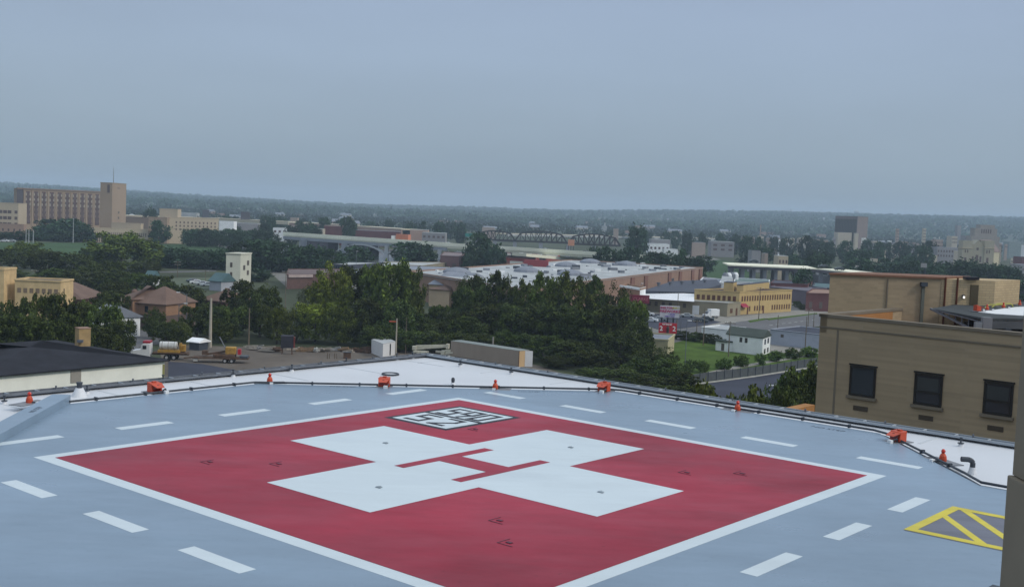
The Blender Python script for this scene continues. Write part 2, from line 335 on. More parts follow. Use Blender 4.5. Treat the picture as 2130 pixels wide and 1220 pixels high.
for i, ((px, py), lb) in enumerate(FLB):
    o = fl if i == 0 else copy_tree(fl); u, v = uvz(px, py, ZP); q = Q(px, py, 0); h_ = [aim(u, v), aim(u, v)-.35, aim(u, v)-.2, aim(u, v)+.1][i]
    place(o, (q.x, q.y, ZP-.02), h_, lb, scale=.92)
pl = thing('perimeter_light', 'x', 'marker light', (0, 0, 0), 0, 'small orange marker lights around the deck')
MB().box((0, 0, .012), (.42, .95, .02)).build('mounting_plate', m_plate, pl)
MB().lathe((0, 0, .02), [(.085, 0), (.088, .05), (.078, .12), (.05, .17), (.03, .19)], 16).build('base', m_orange, pl, smooth=False)
MB().lathe((0, 0, .21), [(.02, 0), (.046, .012), (.052, .05), (.03, .085), (.008, .095)], 14).build('dome', mat('dome_red', (.55, .03, .015), .15, .1, spec=.6), pl, smooth=True)
MB().path([(.07, .0, .04), (.2, .05, .05), (.3, .05, .03)], .018).build('cable', m_dark, pl)
MB().box((.3, .0, .04), (.09, .1, .07)).build('junction_box', m_whitebox, pl)
PLB = [((61, 845), 'small orange marker light on the white roof behind the raised curb'), ((561, 795), 'small orange marker light at the upper left corner of the deck edge'), ((1030, 808), 'small orange marker light behind the far corner of the red square'), ((1534, 853), 'small orange marker light in front of the dark parking lot'), ((1961, 958), 'small orange marker light next to the gooseneck pipe')]
for i, ((px, py), lb) in enumerate(PLB):
    o = pl if i == 0 else copy_tree(pl); u, v = uvz(px, py, ZP); q = Q(px, py, 0); h_ = aim(u, v)+[0, -.2, -.1, .1, .1][i]
    if i == 0: q = Q(61, 845, -.1)
    place(o, (q.x, q.y, ZP-.02), h_, lb)
# ---- roof furniture
q = G(2022, 985, ZR)
gn = thing('gooseneck_pipe', 'black gooseneck vent pipe on a white boot by the right marker light', 'vent pipe', q)
MB().lathe(q, [(.11, 0), (.075, .1), (.07, .16)], 12).build('boot', m_roof, gn)
g = MB(); r_ = (CR*1.0); r_.z = 0; r_.normalize()
pts = [q+Vector((0, 0, .12)), q+Vector((0, 0, .26)), q+Vector((0, 0, .31))-r_*.04, q+Vector((0, 0, .33))-r_*.10, q+Vector((0, 0, .335))-r_*.27]
g.path(pts, .06, 10).build('pipe', m_dark, gn)
q = G(942, 800, ZR)
vn = thing('vent_pipe', 'short black capped vent pipe standing on the white roof', 'vent pipe', q)
MB().lathe(q, [(.1, 0), (.06, .05), (.05, .08)], 12).build('boot', m_roof, vn)
MB().lathe(q+Vector((0, 0, .08)), [(.045, 0), (.055, .03), (.06, .1), (.04, .15), (.015, .16)], 12).build('cap', m_dark, vn, smooth=True)
q = G(812, 779, ZR)
g = MB(); n = 22
for k in range(n):
    a0, a1 = 2*math.pi*k/n, 2*math.pi*(k+1)/n; g.tube(q+Vector((.27*math.cos(a0), .27*math.sin(a0), .03)), q+Vector((.27*math.cos(a1), .27*math.sin(a1), .03)), .03, .03, 6)
dr = thing('drain_ring', 'black drain ring with a low grate lying on the white roof', 'roof drain', q)
g.build('ring', m_dark, dr)
MB().lathe(q, [(.24, 0), (.24, .02), (.22, .025)], 20).build('sump', m_roof, dr)
q = G(165, 824, ZR)
cv_ = thing('cone_vent', 'white cone boot with a black pipe top below the grey wall panel', 'vent', q)
MB().lathe(q, [(.22, 0), (.2, .03), (.12, .2), (.10, .24)], 16).build('boot', m_roof, cv_)
MB().lathe(q+Vector((0, 0, .24)), [(.075, 0), (.075, .1), (.085, .11), (.085, .16)], 12).build('pipe', m_dark, cv_)
st = thing('pipe_stand', 'x', 'roof stand', (0, 0, 0), 0, 'small stands carrying the edge rail')
MB().lathe((0, 0, 0), [(.13, 0), (.11, .02), (.08, .1), (.07, .12)], 12).build('base', m_roof, st)
MB().lathe((0, 0, .12), [(.03, 0), (.12, .0), (.12, .03), (.03, .035), (.03, .16), (.06, .2), (.06, .23)], 12).build('post', m_dark, st)
SP = [(9, 840), (181, 818), (339, 795), (485, 783), (607, 772), (720, 757), (825, 748), (858, 745), (957, 762), (1063, 778), (1998, 928)]
SPL = ['leftmost roof stand, left of the orange marker light', 'roof stand just right of the white cone vent', 'roof stand just behind the leftmost floodlight', 'roof stand below the excavator trailer in the yard', 'roof stand in front of the tan dirt yard', 'roof stand in front of the dark green tree trunks', 'roof stand left of the far corner of the roof', 'roof stand right at the far corner of the roof', 'roof stand in front of the white boom lift', 'roof stand in front of the long trailer', 'roof stand below the rightmost brick building windows']
for i, (px, py) in enumerate(SP):
    o = st if i == 0 else copy_tree(st); q = G(px, py, ZR); place(o, q, 0, SPL[i], scale=.68)
# edge rail: a ladder shaped tray standing off the roof edge
def tray(a, b, lab, dark):
    A, B = Vector(a), Vector(b); d = (B-A).normalized(); nrm = d.cross(Vector((0, 0, 1)))
    t = thing('edge_rail', lab, 'edge rail', A, 0, 'ladder trays along the roof edges'); L = (B-A).length
    up = Vector((0, 0, 1))
    MB().beam(A+up*.10, B+up*.10, .035, .06).build('inner_rail', m_conc if dark else m_steel, t)
    MB().beam(A+up*.10+nrm*.30, B+up*.10+nrm*.30, .035, .06).build('outer_rail', m_conc if dark else m_steel, t)
    MB().beam(A+up*.05+nrm*.15, B+up*.05+nrm*.15, .25, .012).build('tray_floor', m_dark if dark else m_steel, t)
    n = int(L/.85)
    for k in range(min(n, 62)):
        q = A+d*(.85*(k+.5)); MB().beam(q+up*.11, q+up*.11+nrm*.30, .04, .04).build('rung', m_conc, t)
    g = MB()
    for k in range(int(L/2.4)):
        q = A+d*(2.4*(k+.5)); g.beam(q+nrm*.1-up*.2, q+up*.2+nrm*.1, .04, .04)
    g.build('bracket', m_steel, t)
tray(P(26, VE-.12, -.16), P(UE-.15, VE-.12, -.16), 'grey ladder rail along the left roof edge, from the cream building to the far corner', False)
tray(P(UE-.12, VE-.15, -.16), P(UE-.12, 30, -.16), 'grey ladder rail along the right roof edge, running under the brick building', True)
# little pole behind the roof edge (lightning rod)
# ================================================================= TOWN HELPERS
def Wp(px, py, A, n):               # sight line meets the upright plane through A with normal n
    d = ray(px, py); o = Vector((0, 0, EYE)); t = (A-o).dot(n)/d.dot(n); return o+d*t
def inset(pts, k=.96):
    c = Vector((sum(p[0] for p in pts)/len(pts), sum(p[1] for p in pts)/len(pts)))
    return [(c.x+(p[0]-c.x)*k, c.y+(p[1]-c.y)*k) for p in pts]
def xy(v): return Vector((v[0], v[1]))
def bldg(name, label, cat, pts, zt, mw, mr, zb=0., group=None, parapet=.35):
    """upright walls on the ground plan pts, a roof sheet set inside a low parapet"""
    c = Vector((sum(p[0] for p in pts)/len(pts), sum(p[1] for p in pts)/len(pts), zb))
    t = thing(name, label, cat, c, 0, group)
    g = MB().prism([tuple(p[:2]) for p in pts], zb, zt); g.f.pop(1); g.build('wall', mw, t)
    MB().prism(inset(pts, 1.006), zt-.08, zt).build('roof', mr, t)
    if parapet:
        g = MB(); n = len(pts)
        for i in range(n):
            a, b = pts[i], pts[(i+1) % n]; g.beam((a[0], a[1], zt+parapet/2), (b[0], b[1], zt+parapet/2), .3, parapet)
        g.build('parapet', mw, t)
    return t
def wins(t, A, B, z0, z1, n, wf, m, s=0., e=1., out=.05, name='window', skip=(), th=.12, maxn=100):
    """n openings spread along the wall from A to B; copies of one pane mesh, each a part of its own"""
    A, B = xy(A), xy(B); d = B-A; L = d.length; ang = math.atan2(d.y, d.x); nrm = Vector((d.y, -d.x)).normalized()
    if nrm.dot(-A) < 0: nrm = -nrm
    w = L*(e-s)/n*wf; base = wloc(t); first = None
    for i in range(n):
        if i in skip: continue
        q = A+d*(s+(e-s)*(i+.5)/n)+nrm*(out-th/2)
        if first is None:
            me = MB().box((0, 0, 0), (w, th, z1-z0)).mesh(name, m); first = me
        o = bpy.data.objects.new(name, first); COL.objects.link(o); o.parent = t
        o.location = (q.x-base.x, q.y-base.y, (z0+z1)/2-base.z); o.rotation_euler = (0, 0, ang)
def hiproof(pts, z0, zr, over=.5, gable=False, k=.5):
    """pts: A,B,C,D ground plan, AB the long side"""
    A, B, C_, Dd = [Vector((p[0], p[1], z0)) for p in pts]
    cx = (A+B+C_+Dd)/4
    def o(p): d = p-cx; d.z = 0; return p+d.normalized()*over
    A, B, C_, Dd = o(A), o(B), o(C_), o(Dd); m1 = (A+Dd)/2; m2 = (B+C_)/2
    run = 0 if gable else (A-Dd).length/2*k*2
    dd = (m2-m1).normalized(); r1 = m1+dd*run+Vector((0, 0, zr-z0)); r2 = m2-dd*run+Vector((0, 0, zr-z0))
    lo = Vector((0, 0, -.15))
    g = MB(); g.add([A, B, C_, Dd, r1, r2, A+lo, B+lo, C_+lo, Dd+lo], [[0, 1, 5, 4], [2, 3, 4, 5], [1, 2, 5], [3, 0, 4], [6, 9, 8, 7], [0, 6, 7, 1], [1, 7, 8, 2], [2, 8, 9, 3], [3, 9, 6, 0]])
    return g
def gpoly(name, pxs, m, z=.02, kind='structure', label=None, cat=None):
    g = MB().prism([G(*p) if len(p) == 2 else p for p in pxs], z-.3, z); o = g.build(name, m)
    return tag(o, label, cat, None, kind)
def off(A, B, d):                    # plan quad: A,B and the same edge pushed away from the camera by d
    A, B = xy(A), xy(B); e = (B-A).normalized(); n = Vector((-e.y, e.x))
    if n.dot(A) < 0: n = -n
    return [A, B, B+n*d, A+n*d]
m_glass = mat('window_glass', (.03, .035, .045), .15, .3, .3, spec=.6)
m_glass2 = mat('window_dull', (.10, .085, .075), .5, .25, .3, world=True)
m_fram = mat('window_frame_dark', (.02, .018, .016), .5, .1)
m_asph = mat('asphalt_dark', (.032, .036, .055), .8, .25, .12, world=True)
m_road = mat('road_grey', (.115, .115, .12), .9, .18, .15, world=True, detail=8)
m_concr = mat('pavement', (.24, .23, .205), .9, .15, .2, world=True)
m_line = mat('line_paint', (.5, .5, .48), .7, .2, 1, world=True)
m_lawn = mat('lawn', (.062, .105, .018), .95, .4, .25, world=True, detail=9, spec=.1)
m_field = mat('meadow', (.045, .085, .035), .95, .22, .03, world=True, detail=9, spec=.1)
m_dirt = mat('yard_dirt', (.125, .108, .092), .95, .3, .10, world=True, detail=10, spec=.1)
m_white_w = mat('white_siding', (.78, .80, .81), .7, .1, .5, world=True)
m_cream = mat('cream_wall', (.80, .81, .74), .8, .08, .4, world=True)
m_blkroof = mat('black_shingle', (.018, .019, .026), .85, .35, .5, world=True, spec=.2, detail=9)
m_grroof = mat('grey_roof', (.20, .22, .26), .7, .18, .2, world=True)
m_dkroof = mat('dark_flat_roof', (.055, .062, .085), .75, .2, .15, world=True)
m_brroof = mat('brown_shingle', (.15, .098, .076), .85, .18, .5, world=True)
m_teal = mat('teal_roof', (.07, .13, .14), .7, .15, .3, world=True)
m_ybrick = mat('yellow_brick', (.60, .44, .235), .9, .16, .6, world=True, detail=9)
m_ybrick2 = mat('yellow_wall', (.47, .345, .155), .85, .08, .4, world=True, detail=8)
m_bwall = mat('beige_block', (.27, .24, .17), .85, .10, .3, world=True)
m_orbrick = mat('orange_brick', (.29, .17, .105), .85, .12, .4, world=True)
m_rbrick = mat('warehouse_brick', (.27, .175, .13), .9, .12, .2, world=True, detail=8)
m_rbrick2 = mat('warehouse_brick_dark', (.20, .105, .08), .9, .12, .2, world=True)
m_dred = mat('dark_red_brick', (.12, .05, .05), .9, .15, .3, world=True)
m_wood = mat('pole_wood', (.14, .115, .085), .9, .25, 2.)
m_wroof = mat('white_roof', (.37, .39, .395), .75, .28, .16, world=True, detail=10)
m_red = mat('sign_red', (.42, .02, .035), .5, .1, 1)
# ================================================================= BRICK BUILDING ON THE RIGHT
ZB = 22.8
m_bb = brick_mat('brown_brick', (.355, .28, .185), (.30, .24, .16), (.33, .265, .18), 1.0, .42, .135, .09)
m_bb_sunlit = brick_mat('brown_brick_sunlit', (.46, .36, .22), (.40, .31, .19), (.25, .21, .16), 1.0, .42, .135, .10)  # sunlit copy of the brown brick: sun on the penthouse's right side, as colour
m_cope = mat('coping_stone', (.17, .145, .11), .8, .12, 1.)
m_inner = mat('orange_parapet', (.34, .165, .06), .9, .12, 1.)
A = G(1707, 652, ZB); B = G(2130, 692, ZB); fd = xy(B-A).normalized(); A2 = xy(A); bk = Vector((-fd.y, fd.x)); bk = bk if bk.dot(A2) > 0 else -bk
nF = Vector((bk.x, bk.y, 0))
bb = thing('brick_building', 'large brown brick hospital block with three dark windows at the right', 'building', (A.x, A.y, 0))
W_, Dp = 34, 20
pl_ = [A2, A2+fd*W_, A2+fd*W_+bk*Dp, A2+bk*Dp]
MB().prism([tuple(p) for p in pl_], 0, ZB-.9).build('wall', m_bb, bb)
MB().prism([tuple(p) for p in inset(pl_, .985)], ZB-.9, ZB-.82).build('roof', mat('reddish_roof', (.16, .075, .065), .9, .2, .5), bb)
g = MB(); th = .36
def seg(a, b, z0, z1, w): g.prism([tuple(p) for p in off2(a, b, w)], z0, z1)
def off2(a, b, w):
    e = (b-a).normalized(); n = Vector((-e.y, e.x)); c = sum(pl_, Vector((0, 0)))/4
    if n.dot(c-a) < 0: n = -n
    return [a, b, b+n*w, a+n*w]
for i in range(4): seg(pl_[i], pl_[(i+1) % 4], ZB-.9, ZB-.14, th)
g.build('parapet', m_bb, bb)
g = MB()
for i in range(4):
    a, b = pl_[i], pl_[(i+1) % 4]; e = (b-a).normalized(); q = off2(a-e*.05, b+e*.05, th+.05); nn = (q[3]-q[0]).normalized()*.05; q = [q[0]-nn, q[1]-nn, q[2], q[3]]
    g.prism([tuple(p) for p in q], ZB-.14+.002*i, ZB+.002*i)
g.build('coping', m_cope, bb)
g = MB(); a, b = pl_[0]+bk*.4+fd*(th), pl_[0]+bk*7.5+fd*(th)      # inner face of the left parapet
g.prism([tuple(a), tuple(b), tuple(b+fd*.03), tuple(a+fd*.03)], ZB-.8, ZB-.15); g.build('parapet_lining', m_inner, bb)
g = MB(); a, b = pl_[0]-fd*0+Vector((0, 0)), pl_[1]
e3 = Vector((fd.x, fd.y, 0)); A3 = Vector((A.x, A.y, 0))
g.beam(A3+Vector((0, 0, ZB-.62))-nF*.02, A3+e3*W_+Vector((0, 0, ZB-.62))-nF*.02, .06, .07); g.build('string_course', m_cope, bb)
g = MB(); g.prism([tuple(pl_[0]+fd*.9-bk*.012), tuple(pl_[0]+fd*1.0-bk*.012), tuple(pl_[0]+fd*1.0+bk*.1), tuple(pl_[0]+fd*.9+bk*.1)], 5, ZB-.7); g.build('expansion_joint', m_cope, bb)
for i, (tl, tr, bl_, br_) in enumerate((((1771, 761), (1822, 767), (1768, 818), (1817, 825)), ((1905, 777), (1960, 783), (1903, 837), (1956, 844)), ((2051, 794), (2107, 801), (2046, 857), (2102, 863)))):
    c = [Wp(*q, A3, nF) for q in (tl, tr, bl_, br_)]; x0 = ((c[0]-A3).dot(e3)+(c[2]-A3).dot(e3))/2; x1 = ((c[1]-A3).dot(e3)+(c[3]-A3).dot(e3))/2
    z1 = (c[0].z+c[1].z)/2; z0 = (c[2].z+c[3].z)/2; P_ = lambda x, o, z: A3+e3*x-nF*o+Vector((0, 0, z))
    f = MB()
    for a_, b_ in (((x0, z0), (x0, z1)), ((x1, z0), (x1, z1))): f.beam(P_(a_[0], .03, a_[1]), P_(b_[0], .03, b_[1]), .09, .09)
    for z in (z0, z1): f.beam(P_(x0-.04, .032, z), P_(x1+.04, .032, z), .1, .09)
    zm = z0+(z1-z0)*.42
    if i: f.beam(P_(x0, .03, zm), P_(x1, .03, zm), .07, .09)
    w = f.build('window', m_fram, bb)
    MB().beam(P_(x0, .012, (z0+z1)/2), P_(x1, .012, (z0+z1)/2), .03, z1-z0-.04).build('glass', m_glass, w)
    if i: MB().beam(P_(x0+.1, .035, (zm+z1)/2-.05), P_(x1-.12, .035, (zm+z1)/2-.05), .012, (z1-zm)*.78).build('blind', mat('blind_grey', (.04, .044, .045), .5, .1), w)
    MB().beam(P_(x0-.14, .06, z0-.13), P_(x1+.14, .06, z0-.13), .16, .13).build('sill', m_cope, w)
    MB().beam(P_(x0-.1, .03, z1+.1), P_(x1+.1, .03, z1+.1), .06, .07).build('lintel', m_fram, w)
for (x0p, y0p), (x1p, y1p) in (((1775, 847), (1805, 851)), ((1911, 866), (1941, 871)), ((2054, 888), (2087, 893))):
    a_, b_ = Wp(x0p, y0p, A3, nF), Wp(x1p, y1p, A3, nF); b_.z = a_.z = (a_.z+b_.z)/2
    MB().beam(a_-nF*.012, b_-nF*.012, .03, .22).build('air_vent', mat('vent_brown', (.07, .055, .04), .8, .1), bb)
# penthouse block on its roof
ZT = 24.55
a1 = xy(G(1727, 567, ZT)); a2 = xy(G(1958, 576, ZT)); pd = (a2-a1).normalized(); pb = Vector((-pd.y, pd.x)); pb = pb if pb.dot(a1) > 0 else -pb
ph = thing('roof_penthouse', 'tan brick penthouse block rising behind the parapet of the brick building', 'building', (a1.x, a1.y, ZB-.8))
a3 = xy(G(2009, 575, ZT)); pq = [a1, a2, a3+(a3-a2)*0, a3+pb*7, a1+pb*9]
MB().prism([tuple(a1), tuple(a2), tuple(a2+bk*4), tuple(a1+bk*4)], ZB-.82, ZT-.1).build('wall', m_bb, ph)
ex = a2+pd*.02; s1 = (a3-a2).length
g = MB().prism([tuple(ex), tuple(a2+pd*s1+pb*.0), tuple(a2+pd*s1+bk*4), tuple(ex+bk*4)], ZB-.82, ZT-.1); g.build('side_wing', m_bb_sunlit, ph)
MB().prism([tuple(a1-pd*.1-pb*.1), tuple(a2+pd*.1-pb*.1), tuple(a2+pd*.1+bk*4), tuple(a1-pd*.1+bk*4)], ZT-.1, ZT+.0).build('coping', mat('rust_coping', (.19, .10, .065), .8, .2, 1.5), ph)
P3 = lambda p, z: Vector((p.x, p.y, z))
for k, (f_, w_) in enumerate(((.52, .06), (.84, .16))):
    q = a1+(a2-a1)*f_-pb*.03; MB().beam(P3(q, ZB-.8), P3(q, ZT-.2-(.15 if k else 0)), w_, w_).build('downpipe', m_cope if k == 0 else mat('pipe_green', (.12, .13, .11), .6, .1), ph)
q = a1+(a2-a1)*.84-pb*.08; MB().box((q.x, q.y, ZT-.42), (.35, .3, .22)).build('rain_hopper', m_dark, ph)
for f_ in (.08, .3): 
    q = a2+pd*s1*f_-pb*.05; MB().tube(P3(q, ZB-.8), P3(q, ZT), .05, .05, 6).build('rust_pipe', mat('rust', (.10, .035, .02), .8, .3), ph)
q = a2+pd*s1*.62-pb*.04; MB().box((q.x, q.y, ZB+.35), (.42, .06, 2.1)).build('door', mat('door_dark', (.075, .06, .035), .6, .2), ph)
q = a2+pd*s1*.42-pb*.08; lampb = MB().box((q.x, q.y, ZB+.75), (.12, .12, .2)).build('wall_lamp', m_dark, ph)
ml = bpy.data.materials.new('lamp_glow'); ml.use_nodes = True; ml.node_tree.nodes['Principled BSDF'].inputs['Emission Color'].default_value = (1, .95, .8, 1); ml.node_tree.nodes['Principled BSDF'].inputs['Emission Strength'].default_value = 1.2
MB().box((q.x, q.y-.08, ZB+.72), (.09, .04, .11)).build('lamp_glass', ml, lampb)
q = a2+pd*s1*.55; MB().box((q.x, q.y, ZT+.0), (.7, .5, .16)).build('roof_unit', m_black, ph)
# second, steel rooftop pad with its gear
ZQ = 23.1
c0, c1, c2, c3 = [xy(G(*q, ZQ)) for q in ((1936, 641), (2034, 625.5), (2220, 626), (2045, 661))]
ax = (c3-c0).normalized(); 
rp = thing('steel_helideck', 'second rooftop deck of grey steel with flaring edge nets on the brick building', 'rooftop deck', (c3.x, c3.y, ZB-.8))
c3r = xy(G(2200, 664, ZQ))
MB().prism([tuple(p) for p in (c0, c3, c3r, c2+Vector((4, 0)), c1)], ZQ-.1, ZQ).build('deck', mat('steel_deck', (.050, .058, .062), .95, .2, .6, world=True), rp)
w0, w1_, w2_ = xy(G(2045, 652, ZQ)), xy(G(2200, 637, ZQ)), xy(G(2200, 661, ZQ))
MB().prism([tuple(p) for p in (xy(G(2035, 649, ZQ)), xy(G(2115, 638.5, ZQ)), w1_, w2_, xy(G(2070, 653, ZQ)))], ZQ+.002, ZQ+.02).build('white_surface', m_whitebox, rp)
fr = [(c3, c3r, 0), ]
g = MB(); g.beam(P3(c3, ZQ-.3), P3(c3r, ZQ-.3), .2, .35); g.build('edge_girder', mat('grey_girder', (.07, .08, .09), .5, .2), rp)
g = MB(); t0 = P3(c0, ZQ-.02); t1 = P3(c3, ZQ-.75); g.beam(t0, t1, .1, .09); g.beam(t0, P3(c3, ZQ-.2), .06, .05)
for k in range(1, 8):
    f_ = k/8; g.beam(t0.lerp(t1, f_), t0.lerp(P3(c3, ZQ-.2), f_), .04, .04)
g.build('net_frame', m_steel, rp)
g = MB(); c4 = c3+(c3r-c3)*.16+Vector((0, .6)); g.prism([tuple(p) for p in (c4, c3r+Vector((0, .6)), c3r+Vector((0, 3)), c4+Vector((0, 3)))], ZB-.5, ZQ-.5); g.build('plenum', mat('plenum_dark_steel', (.025, .03, .033), .8, .2), rp)  # plain dark steel box below the deck
q = G(2025, 690, ZB-.1); q2 = G(2056, 690, ZB-.1)
qa = xy(c3)-Vector((.25, .1)); MB().box((qa.x, qa.y, (ZB-.8+ZQ-.2)/2), (.32, .2, ZQ-.2-ZB+.8)).build('column', mat('grey_post', (.20, .22, .235), .5, .1), rp)
MB().box((qa.x+.42, qa.y+.1, ZB-.02), (.42, .3, .72)).build('cabinet', mat('grey_post2', (.19, .20, .215), .5, .1), rp)
g = MB(); s0 = G(2074, 653, ZQ-.05); g.beam(s0, s0+Vector((.55, -.05, -.5)), .05, .05); g.beam(s0+Vector((.1, 0, 0)), s0+Vector((.7, -.05, -.42)), .04, .04); g.build('strut', m_steel, rp)
for x_ in (.32, .62): q = c3+(c3r-c3)*x_; MB().box((q.x, q.y-.1, ZB-.45), (.24, .3, .6)).build('foot', m_dark, rp)
for i, (px, py, lb) in enumerate(((2033, 648, 'orange floodlight at the tip of the white surface on the steel deck'),)):
    q = G(px, py, ZQ); o = place(copy_tree(fl), (q.x, q.y, ZQ+.02), R_(10), lb, scale=.9, group='orange floodlights around the helipad')
for i, (px, py) in enumerate(((2053, 645), (2087, 640.5), (2121, 635))):
    q = G(px, py, ZQ); place(copy_tree(pl), (q.x, q.y, ZQ), 0, ['left', 'middle', 'right'][i]+' one of the three red marker lights along the steel deck beside the brick penthouse', scale=1.0)
g = MB(); yy = [(2046, 641, 0), (2056, 637, .28), (2084, 637, .28), (2090, 641, 0)]
yr = thing('guard_rail', 'yellow bent pipe guard rails on the steel deck by the red box', 'guard rail', G(2066, 640, ZQ))
for k, dx in enumerate((0, 15)):
    pts = [G(2048+dx, 640-k, ZQ)+Vector((0, .0, 0)), G(2058+dx, 640-k, ZQ)+Vector((0, 0, .17+.03*k)), G(2086+dx, 640-k, ZQ)+Vector((0, 0, .17+.03*k)), G(2091+dx, 640-k, ZQ)+Vector((0, 0, .12)), G(2092+dx, 640-k, ZQ)]
    MB().path(pts, .028, 8).build('rail', mat('rail_yellow', (.42, .42, .08), .5, .1), yr)
q = G(2048, 633, ZQ+.05); hr_ = thing('hose_cabinet', 'dark red box with white trim at the back of the steel deck', 'cabinet', (q.x, q.y, ZQ))
MB().box((q.x, q.y, ZQ+.17), (.62, .3, .34)).build('body', mat('dark_red_box', (.13, .008, .012), .5, .1), hr_); MB().box((q.x+.05, q.y, ZQ+.36), (.75, .34, .04)).build('lid', m_whitebox, hr_)
# rust pipe rail between penthouse and column
q = G(1990, 683, ZB-.3); MB()
rr = thing('pipe_rail', 'rusty red pipe rail behind the brick parapet under the net frame', 'rail', q)
MB().tube(q-Vector((.5, 0, 0)), q+Vector((.6, 0, 0)), .04).build('rail', mat('rust', (.1, .03, .02)), rr)
for x_ in (-.4, 0, .4): MB().tube(q+Vector((x_, 0, -.5)), q+Vector((x_, 0, 0)), .03).build('post', MATS['rust'], rr)
# low orange-brown wall at the foot of the brick building
a_, b_ = G(1640, 853, ZR-1.2), G(1692, 842, ZR-1.2)
lw_ = thing('low_roof_wall', 'low orange brick wall at the foot of the brick building corner', 'wall', (a_.x, a_.y, 0))
MB().prism([tuple(p) for p in off(a_, a_+(b_-a_)*1.06, .4)], 0, ZR-1.2).build('wall', m_inner, lw_)
# near wall corner at the right frame edge
Cn = D(2110, 930, 10.0)
nt = thing('stair_tower', 'plain brown wall corner cutting off the right edge of the view', 'building', (Cn.x, Cn.y, 0))
m_st = mat('brown_render', (.20, .17, .125), .9, .07, 1.2, detail=8)
zl = D(2105, 988, 10).z
MB().prism([(Cn.x, Cn.y), (Cn.x+7, Cn.y), (Cn.x+7, -3), (Cn.x, -3)], zl+.01, EYE+6).build('wall', m_st, nt)
MB().prism([(Cn.x-.035, Cn.y+.03), (Cn.x+7, Cn.y+.03), (Cn.x+7, -3), (Cn.x-.035, -3)], 0, zl).build('lower_wall', m_st, nt, bevel=.015)
# ================================================================= CREAM BUILDING LOWER LEFT
ZE = 7.9
e1 = G(347, 748, ZE); e0 = G(-60, 785, ZE)
pts = off(e0, e1, 24); cb = thing('cream_building', 'long cream walled building with a wide black shingle hip roof', 'building', (e1.x, e1.y, 0))
MB().prism([tuple(p) for p in inset(pts, .985)], 0, ZE-.1).build('wall', m_cream, cb)
hiproof([p for p in pts], ZE, ZE+1.75, .4, k=.62).build('roof', m_blkroof, cb)
wd = xy(e1-e0).normalized(); nn = Vector((wd.y, -wd.x)); nn = nn if nn.dot(xy(e1)) < 0 else -nn
n3 = Vector((nn.x, nn.y, 0)); a_ = Vector((inset(pts, .985)[0][0], inset(pts, .985)[0][1], 0))
ps = [Wp(x, y, a_, n3) for x, y in ((147, 770), (168, 769), (147, 796))]
MB().beam(Vector(((ps[0]+ps[0]).x/2, ps[0].y, (ps[0].z+ps[2].z)/2))+n3*.05, Vector((ps[1].x, ps[1].y, (ps[0].z+ps[2].z)/2))+n3*.05, .08, ps[0].z-ps[2].z).build('wall_panel', mat('panel_grey', (.30, .28, .25), .7, .08), cb)
ps = [Wp(x, y, a_, n3) for x, y in ((339, 752), (346, 752), (342, 778))]
MB().beam(Vector((ps[0].x, ps[0].y, ps[2].z-3))+n3*.04, Vector((ps[0].x, ps[0].y, ps[0].z-.3))+n3*.04, .35, .06).build('downspout', mat('downspout_yellow', (.34, .32, .12), .6, .1), cb)
q = G(172, 712, 8.8); ch = thing('brick_chimney', 'square yellow brick chimney on the black shingle roof', 'chimney', q)
MB().box((q.x, q.y, 9.5), (1.45, 1.45, 2.2), R_(40)).build('stack', mat('chimney_brick', (.36, .25, .12), .9, .2, 1.5, detail=8), ch); MB().box((q.x, q.y, 10.65), (1.55, 1.55, .1), R_(40)).build('cap', m_rbrick, ch)
MB().box((q.x+.1, q.y-1.1, 9.1), (.7, .3, .35), 0).build('flashing', m_steel, ch)
# ================================================================= YARD
gpoly('yard', [(335, 745), (330, 715), (520, 722), (760, 728), (960, 732), (1120, 760), (1240, 800), (1100, 840), (350, 860)], m_dirt, .03)
gpoly('lower_asphalt', [(350, 752), (420, 757), (500, 772), (430, 800), (350, 800)], m_asph, .06)
def wheel(par, c, r, w, yaw, hub=True):
    a = Vector((-math.sin(yaw), math.cos(yaw), 0))*w/2; c = Vector(c)
    t = MB().tube(c-a, c+a, r, r, 14).build('wheel', m_tyre, par)
    if hub: MB().tube(c-a*1.06, c+a*1.06, r*.5, r*.5, 10).build('rim', m_rim, t)
m_tyre = mat('tyre', (.015, .015, .016), .85, .2); m_rim = mat('rim', (.35, .35, .36), .5, .1)
class Lf:                            # local frame on the ground: x along, y across
    def __init__(s, o, yaw): s.o = Vector(o); s.yaw = yaw; s.x = Vector((math.cos(yaw), math.sin(yaw), 0)); s.y = Vector((-math.sin(yaw), math.cos(yaw), 0))
    def p(s, x, y, z): return s.o+s.x*x+s.y*y+Vector((0, 0, z))
    def box(s, g, x, y, z, lx, ly, lz): return g.box(s.p(x, y, z), (lx, ly, lz), s.yaw)
# flatbed truck
a_, b_ = G(275, 745), G(385, 748); yw_ = math.atan2((b_-a_).y, (b_-a_).x); L = Lf(a_, yw_); TL = (b_-a_).length
tk = thing('flatbed_truck', 'white and red flatbed truck carrying a white tank in the yard', 'truck', a_)
m_tw = mat('truck_white', (.68, .69, .70), .35, .06, spec=.6); m_yl = mat('machine_yellow', (.36, .21, .045), .7, .35, 2.); m_rs = mat('rusty_steel', (.10, .06, .04), .85, .35, 1.5)
g = MB()
side = [(0, .55), (0, 1.25), (.25, 1.5), (1.55, 1.75), (1.75, 2.55), (2.1, 2.75), (3.1, 2.75), (3.15, .55)]
g.add([L.p(x, -1.1, z) for x, z in side]+[L.p(x, 1.1, z) for x, z in side], [list(range(8)), list(range(15, 7, -1))]+[[i, 8+i, 8+(i+1) % 8, (i+1) % 8] for i in range(8)])
g.build('cab', m_tw, tk, bevel=.05)
g = MB(); L.box(g, 2.25, -1.11, 2.1, .62, .05, .6); g.build('side_window', m_glass, tk)
